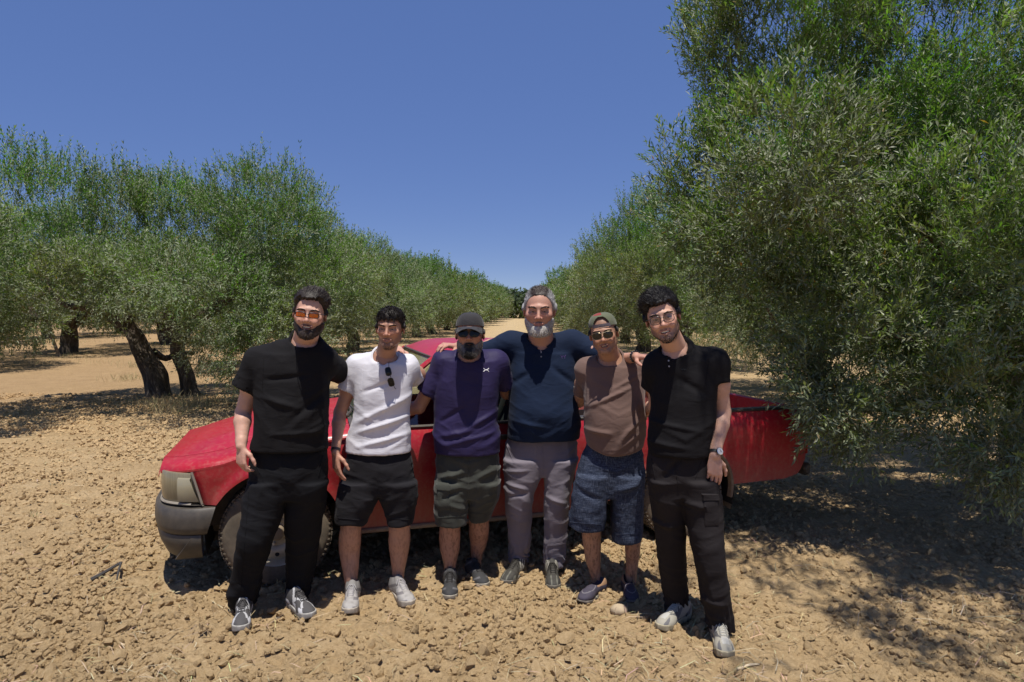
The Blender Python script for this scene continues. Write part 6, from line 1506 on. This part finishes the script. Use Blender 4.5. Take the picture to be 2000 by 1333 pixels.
_V = np.empty(3 * len(_b.data.vertices), dtype=np.float32); _b.data.vertices.foreach_get('co', _V); _V = _V.reshape(-1, 3) @ P3['M'][:3, :3].T + P3['M'][:3, 3] - P3['base']; _b.data.vertices.foreach_set('co', _V.astype(np.float32).ravel()); _b.data.update()
m = MB(); m.ball((0, .018, .126), (.007, .007, .004)); m.build('button', SK['cap'], crown_, P3['base'], M=P3['M'])
for k in range(6):
    a = 2 * math.pi * k / 6 + .0; m = MB(); Q_ = []
    for f in np.linspace(0, 1, 10):
        ph = f * math.pi / 2; r = np.cos(ph) ** .62; Q_.append((.0842 * r * math.sin(a), .018 - .1052 * r * math.cos(a), .0465 + .0782 * np.sin(ph) - .012 * (1 - f) * (1 - math.cos(a)) * .5))
    m.tube(Q_, .0011, 5); m.build('seam', SK['cap'], crown_, P3['base'], M=P3['M'])

# backwards cap: olive crown with an arched opening over the forehead and a snap strap below it
SK['olive'] = cloth('olive_cap_cloth', (.11, .12, .075), rough=.9); SK['redpanel'] = cloth('red_cap_cloth', (.23, .035, .03), rough=.9)
def cap5(mask):
    m = MB(); n, mm = 26, 96; P = np.zeros((n, mm + 1, 3))
    for i in range(n):
        ph = i / (n - 1) * math.pi / 2
        for j in range(mm + 1):
            t = 2 * math.pi * j / mm - math.pi; r = math.cos(ph) ** .62
            P[i, j] = (.0835 * r * math.sin(t), .018 - .1035 * r * math.cos(t), .040 + .073 * math.sin(ph) - .010 * (1 - math.cos(t)) * (1 - i / (n - 1)) + .010)
    F = []
    for i in range(n - 1):
        for j in range(mm):
            t = 2 * math.pi * (j + .5) / mm - math.pi; f = (i + .5) / (n - 1)
            hole = (abs(t) / .62) ** 2 + (f / .54) ** 2 < 1
            if hole: continue
            if mask(t, f): F.append([i * (mm + 1) + j, i * (mm + 1) + j + 1, (i + 1) * (mm + 1) + j + 1, (i + 1) * (mm + 1) + j])
    V = P.reshape(-1, 3); F = np.array(F); m.add(V, F); m.add((V - [0, .018, .04]) * .975 + [0, .018, .04], F[:, ::-1]); return m
red_ = lambda t, f: -.95 < t < .10 and f > .62
c5 = cap5(lambda t, f: not red_(t, f)).build('cap', SK['olive'], P5['root'], P5['base'], M=P5['M']); c5['label'] = 'olive cap worn backwards'
cap5(red_).build('front_panel', SK['redpanel'], c5, P5['base'], M=P5['M'])
m = MB(); rows = []
for t in np.linspace(-.66, .66, 25):
    rows.append([(.0850 * math.sin(t), .018 - .1052 * math.cos(t) - o_, .0475 + .004 * math.cos(t) + z_) for o_, z_ in ((0, .011), (.0015, .011), (.0015, -.009), (0, -.009))])
m.grid(np.array(rows), closed=True)
strap = m.build('strap', simple('grey_snap_strap', (.13, .11, .13), rough=.5), c5, P5['base'], M=P5['M'])
m = MB()
for t in np.linspace(-.1, .5, 8): m.ball((.0853 * math.sin(t), .018 - .1070 * math.cos(t), .050), (.0022, .0012, .0022), n=6)
m.build('snap_holes', M_black, c5, P5['base'], M=P5['M'])
m = MB(); rows = []
for i in range(6):
    f = i / 5; rows.append([(.082 * math.sin(t), .018 + .103 * math.cos(t) + f * .065 * math.cos(t), .030 - .022 * f - .25 * (.082 * math.sin(t)) ** 2 / .08) for t in np.linspace(-1.05, 1.05, 17)])
P_ = np.array(rows); m.grid(P_); m.grid(P_[::-1] - np.array([0, 0, .004])); m.build('brim', SK['olive'], c5, P5['base'], M=P5['M'])

# ---- small things worn: wristbands, watches, prints, plackets, pockets
def band(p, ai, off, r, w, mat, name, parent=None, flat=1.0):
    a = p['arms'][ai]; S, E, H, d = a['_']; ax = nrm(H - E); c = H - ax * off; m = MB()
    m.lathe([(-w, r - .003), (-w, r), (w, r), (w, r - .003)], c, ax, 28); return m.build(name, mat, parent or p['root'], p['base']), c, ax
M_leather = simple('black_leather', (.012, .011, .012), rough=.5)
for o_ in (.012, .020): band(P2, 0, o_, .0275, .0022, M_black, 'wristband')
wb, c_, ax_ = band(P6, 1, .016, .0305, .0075, M_leather, 'watch'); wb['label'] = 'wristwatch with a white dial on a black strap'
a_ = nrm(np.array([.25, -.95, .05]) - ax_ * (np.array([.25, -.95, .05]) @ ax_)); m = MB(); m.lathe([(.029, .0), (.029, .019), (.0375, .019), (.0385, .0165)], c_, a_, 28); cs_ = m.build('watch_case', simple('steel', (.5, .5, .5), rough=.25, metal=1), wb, P6['base'])
m = MB(); m.lathe([(.0386, .0168), (.0388, .0)], c_, a_, 28); m.build('dial', simple('white_dial', (.75, .74, .70), rough=.3, var=.02), wb, P6['base'])
u_ = nrm(np.cross(a_, ax_)); m = MB(); m.tube([c_ + a_ * .0393, c_ + a_ * .0393 + u_ * .011], .0007, 4); m.tube([c_ + a_ * .0393, c_ + a_ * .0393 - ax_ * .008], .0008, 4)
m.build('watch_hands', M_black, wb, P6['base'])
wb, c_, ax_ = band(P4, 1, .010, .0335, .007, simple('dark_bead', (.02, .018, .02), rough=.3), 'watch'); wb['label'] = 'dark chunky wristwatch'
m = MB()
for k in range(14):
    t = 2 * math.pi * k / 14; e1 = nrm(np.cross(ax_, [0, 0, 1])); e2 = np.cross(ax_, e1); m.box(c_ + (e1 * math.cos(t) + e2 * math.sin(t)) * .0345, (.010, .010, .004), R=np.stack([ax_, -e1 * math.sin(t) + e2 * math.cos(t), e1 * math.cos(t) + e2 * math.sin(t)], 1), bev=.001)
m.build('watch_links', simple('dark_steel', (.10, .10, .10), rough=.3, metal=.9), wb, P4['base'])

def stick(p, pts, r, mat, name, tree='shirt_tree', lift=.001, seg=6, flat=1.0, parent=None):
    Q = []
    for q in pts:
        h_, n_ = on_tree([p[tree]], *q)
        if h_ is not None: Q.append(h_ + n_ * lift)
    if len(Q) < 2: return None
    m = MB(); m.tube(np.array(Q), r, seg); return m.build(name, mat, parent or p['root'], p['base'])
M_white = simple('white_print', (.75, .75, .78), rough=.6, var=.02)
def emblem(p, strokes, r, mat, name='chest_emblem', tree='shirt_tree'):
    m = MB()
    for st in strokes:
        Q = []
        for q in st:
            h_, n_ = on_tree([p[tree]], *q)
            if h_ is not None: Q.append(h_ + n_ * .0006)
        if len(Q) > 1: m.tube(np.array(Q), r, 6)
    return m.build(name, mat, p['root'], p['base'])
ex, ey = 949.5, 723
arc = lambda s: [(ex + 5.2 * u, ey + s * (3.4 - 3.2 * (1 - abs(u) ** 2.2))) for u in np.linspace(-1, 1, 11)]
emblem(P3, [arc(1), arc(-1), [(ex - 5.2, ey - 3.4), (ex - 4.4, ey - 2.2)], [(ex + 5.2, ey - 3.4), (ex + 4.4, ey - 2.2)]], .0022, M_white)
emblem(P4, [[(1095, 694), (1097, 697), (1100, 696), (1103, 697), (1105, 694)], [(1097, 697), (1098, 701)], [(1103, 697), (1103, 701)]], .0014, simple('purple_thread', (.10, .05, .20), rough=.6))
emblem(P6, [[(1329, 720), (1332, 724), (1335, 720)], [(1337, 724), (1338, 720), (1340, 724)], [(1331, 722), (1340, 722)]], .0013, simple('black_thread', (.005, .005, .006), rough=.4))
emblem(P2, [[(789, 732), (791, 732)], [(792.5, 732), (794.5, 732)], [(796, 732), (798, 732)], [(799.5, 731), (799.5, 733.5)], [(789, 735), (799, 735)]], .0010, simple('pale_grey_print', (.45, .45, .48), rough=.6))
stick(P4, [(1057, 678 + k * 3) for k in range(5)], .0035, simple('placket_trim', (.30, .30, .34), rough=.7), 'placket_edge')
for p_, pts in ((P4, [(1056, 686), (1057, 697)]), (P6, [(1306, 705), (1307, 716)])):
    for q in pts:
        h_, n_ = on_tree([p_['shirt_tree']], *q)
        if h_ is not None:
            m = MB(); m.lathe([(0, .0045), (.002, .0045), (.0025, .003), (.002, 0)], h_, n_, 14); m.build('button', simple('shirt_button', (.25, .25, .28), rough=.3), p_['root'], p_['base'])
stick(P6, [(1302, 698), (1304, 708), (1305, 720), (1306, 730)], .0022, P6['shirt_mat'], 'placket_edge')
# sewn details: hems, flies, pocket edges
def seam(p, pts, tree, mat, r=.0013): return stick(p, pts, r, mat, 'seam', tree)
def dens(a, b, n=14): return [(a[0] + (b[0] - a[0]) * k / (n - 1), a[1] + (b[1] - a[1]) * k / (n - 1)) for k in range(n)]
for p_, l_ in ((P1, [((486, 960), (470, 1150)), ((492, 895), (508, 925)), ((630, 890), (622, 930))]), (P2, [((738, 895), (739, 965)), ((682, 890), (674, 935)), ((800, 892), (810, 935)), ((660, 1012), (713, 1017)), ((760, 1013), (803, 1016))]),
               (P3, [((916, 895), (915, 970)), ((858, 895), (853, 925)), ((970, 895), (974, 925)), ((853, 1012), (908, 1008)), ((919, 1002), (953, 1005)), ((855, 945), (880, 950)), ((880, 950), (882, 1000))]),
               (P4, [((1060, 862), (1061, 925)), ((990, 870), (1004, 905)), ((1125, 870), (1117, 905))]),
               (P5, [((1189, 900), (1186, 985)), ((1114, 1020), (1176, 1025)), ((1198, 1044), (1249, 1043)), ((1142, 880), (1134, 930))]),
               (P6, [((1318, 905), (1326, 960)), ((1272, 895), (1280, 935)), ((1370, 902), (1358, 935))])):
    for a, b in l_: seam(p_, dens(a, b), 'lower_tree', p_['lower_mat'], .0016)
for p_, l_ in ((P1, [((515, 700), (512, 765))]), (P2, [((708, 712), (706, 762))]), (P3, [((866, 702), (860, 760))]), (P6, [((1385, 700), (1377, 760))])):
    for a, b in l_: seam(p_, dens(a, b, 24), 'shirt_tree', p_['shirt_mat'], .0012)
# cargo pocket on the black trousers, flap pocket on the olive shorts
def pocket(p, quad, mat, tree='lower_tree', name='pocket', n=9, th=.007):
    a, b, c, d = [np.array(q, float) for q in quad]; rows = []; rn_ = []
    for i in range(n):
        u = i / (n - 1); row = []; 
        for j in range(n):
            v = j / (n - 1); q = (a * (1 - u) + d * u) * (1 - v) + (b * (1 - u) + c * u) * v
            h_, n_ = on_tree([p[tree]], *q)
            if h_ is None: return None
            e = min(u, 1 - u, v, 1 - v); row.append(h_ + n_ * (th if e > .02 else -.002))
        rows.append(row)
    m = MB(); m.grid(np.array(rows)); return m.build(name, mat, p['root'], p['base'])
pocket(P6, [(1371, 966), (1404, 968), (1406, 1030), (1374, 1032)], P6['lower_mat'], name='cargo_pocket'); pocket(P6, [(1369, 964), (1405, 965), (1406, 980), (1370, 979)], P6['lower_mat'], name='pocket_flap', th=.011)
pocket(P3, [(853, 945), (878, 948), (880, 998), (854, 1000)], P3['lower_mat'], name='cargo_pocket'); pocket(P3, [(852, 943), (879, 946), (880, 960), (853, 958)], P3['lower_mat'], name='pocket_flap', th=.012)
# drawstring ends on the blue shorts
stick(P5, [(1184, 888), (1185, 898), (1184, 908)], .002, simple('cord', (.08, .10, .14)), 'drawstring', 'lower_tree', .003)

# sunglasses hanging from the collar of the white shirt
h_, n_ = on_tree([P2['shirt_tree']], 764, 735)
if h_ is not None:
    g_ = glasses('rect2', M_dark, M_black, .0018, np.eye(4), None, (0, 0, 0), name='sunglasses', sc=.92, gap=.031)
    # hung by one temple: turned upright, lenses one above the other
    g_.matrix_world = Matrix.Translation(Vector(h_) + Vector((0, .062, 0))) @ Matrix.Rotation(rad(76), 4, 'Y')
    for ch in g_.children:
        pass
    tag(g_, 'dark sunglasses hooked on the neckline of the white t-shirt', 'sunglasses')
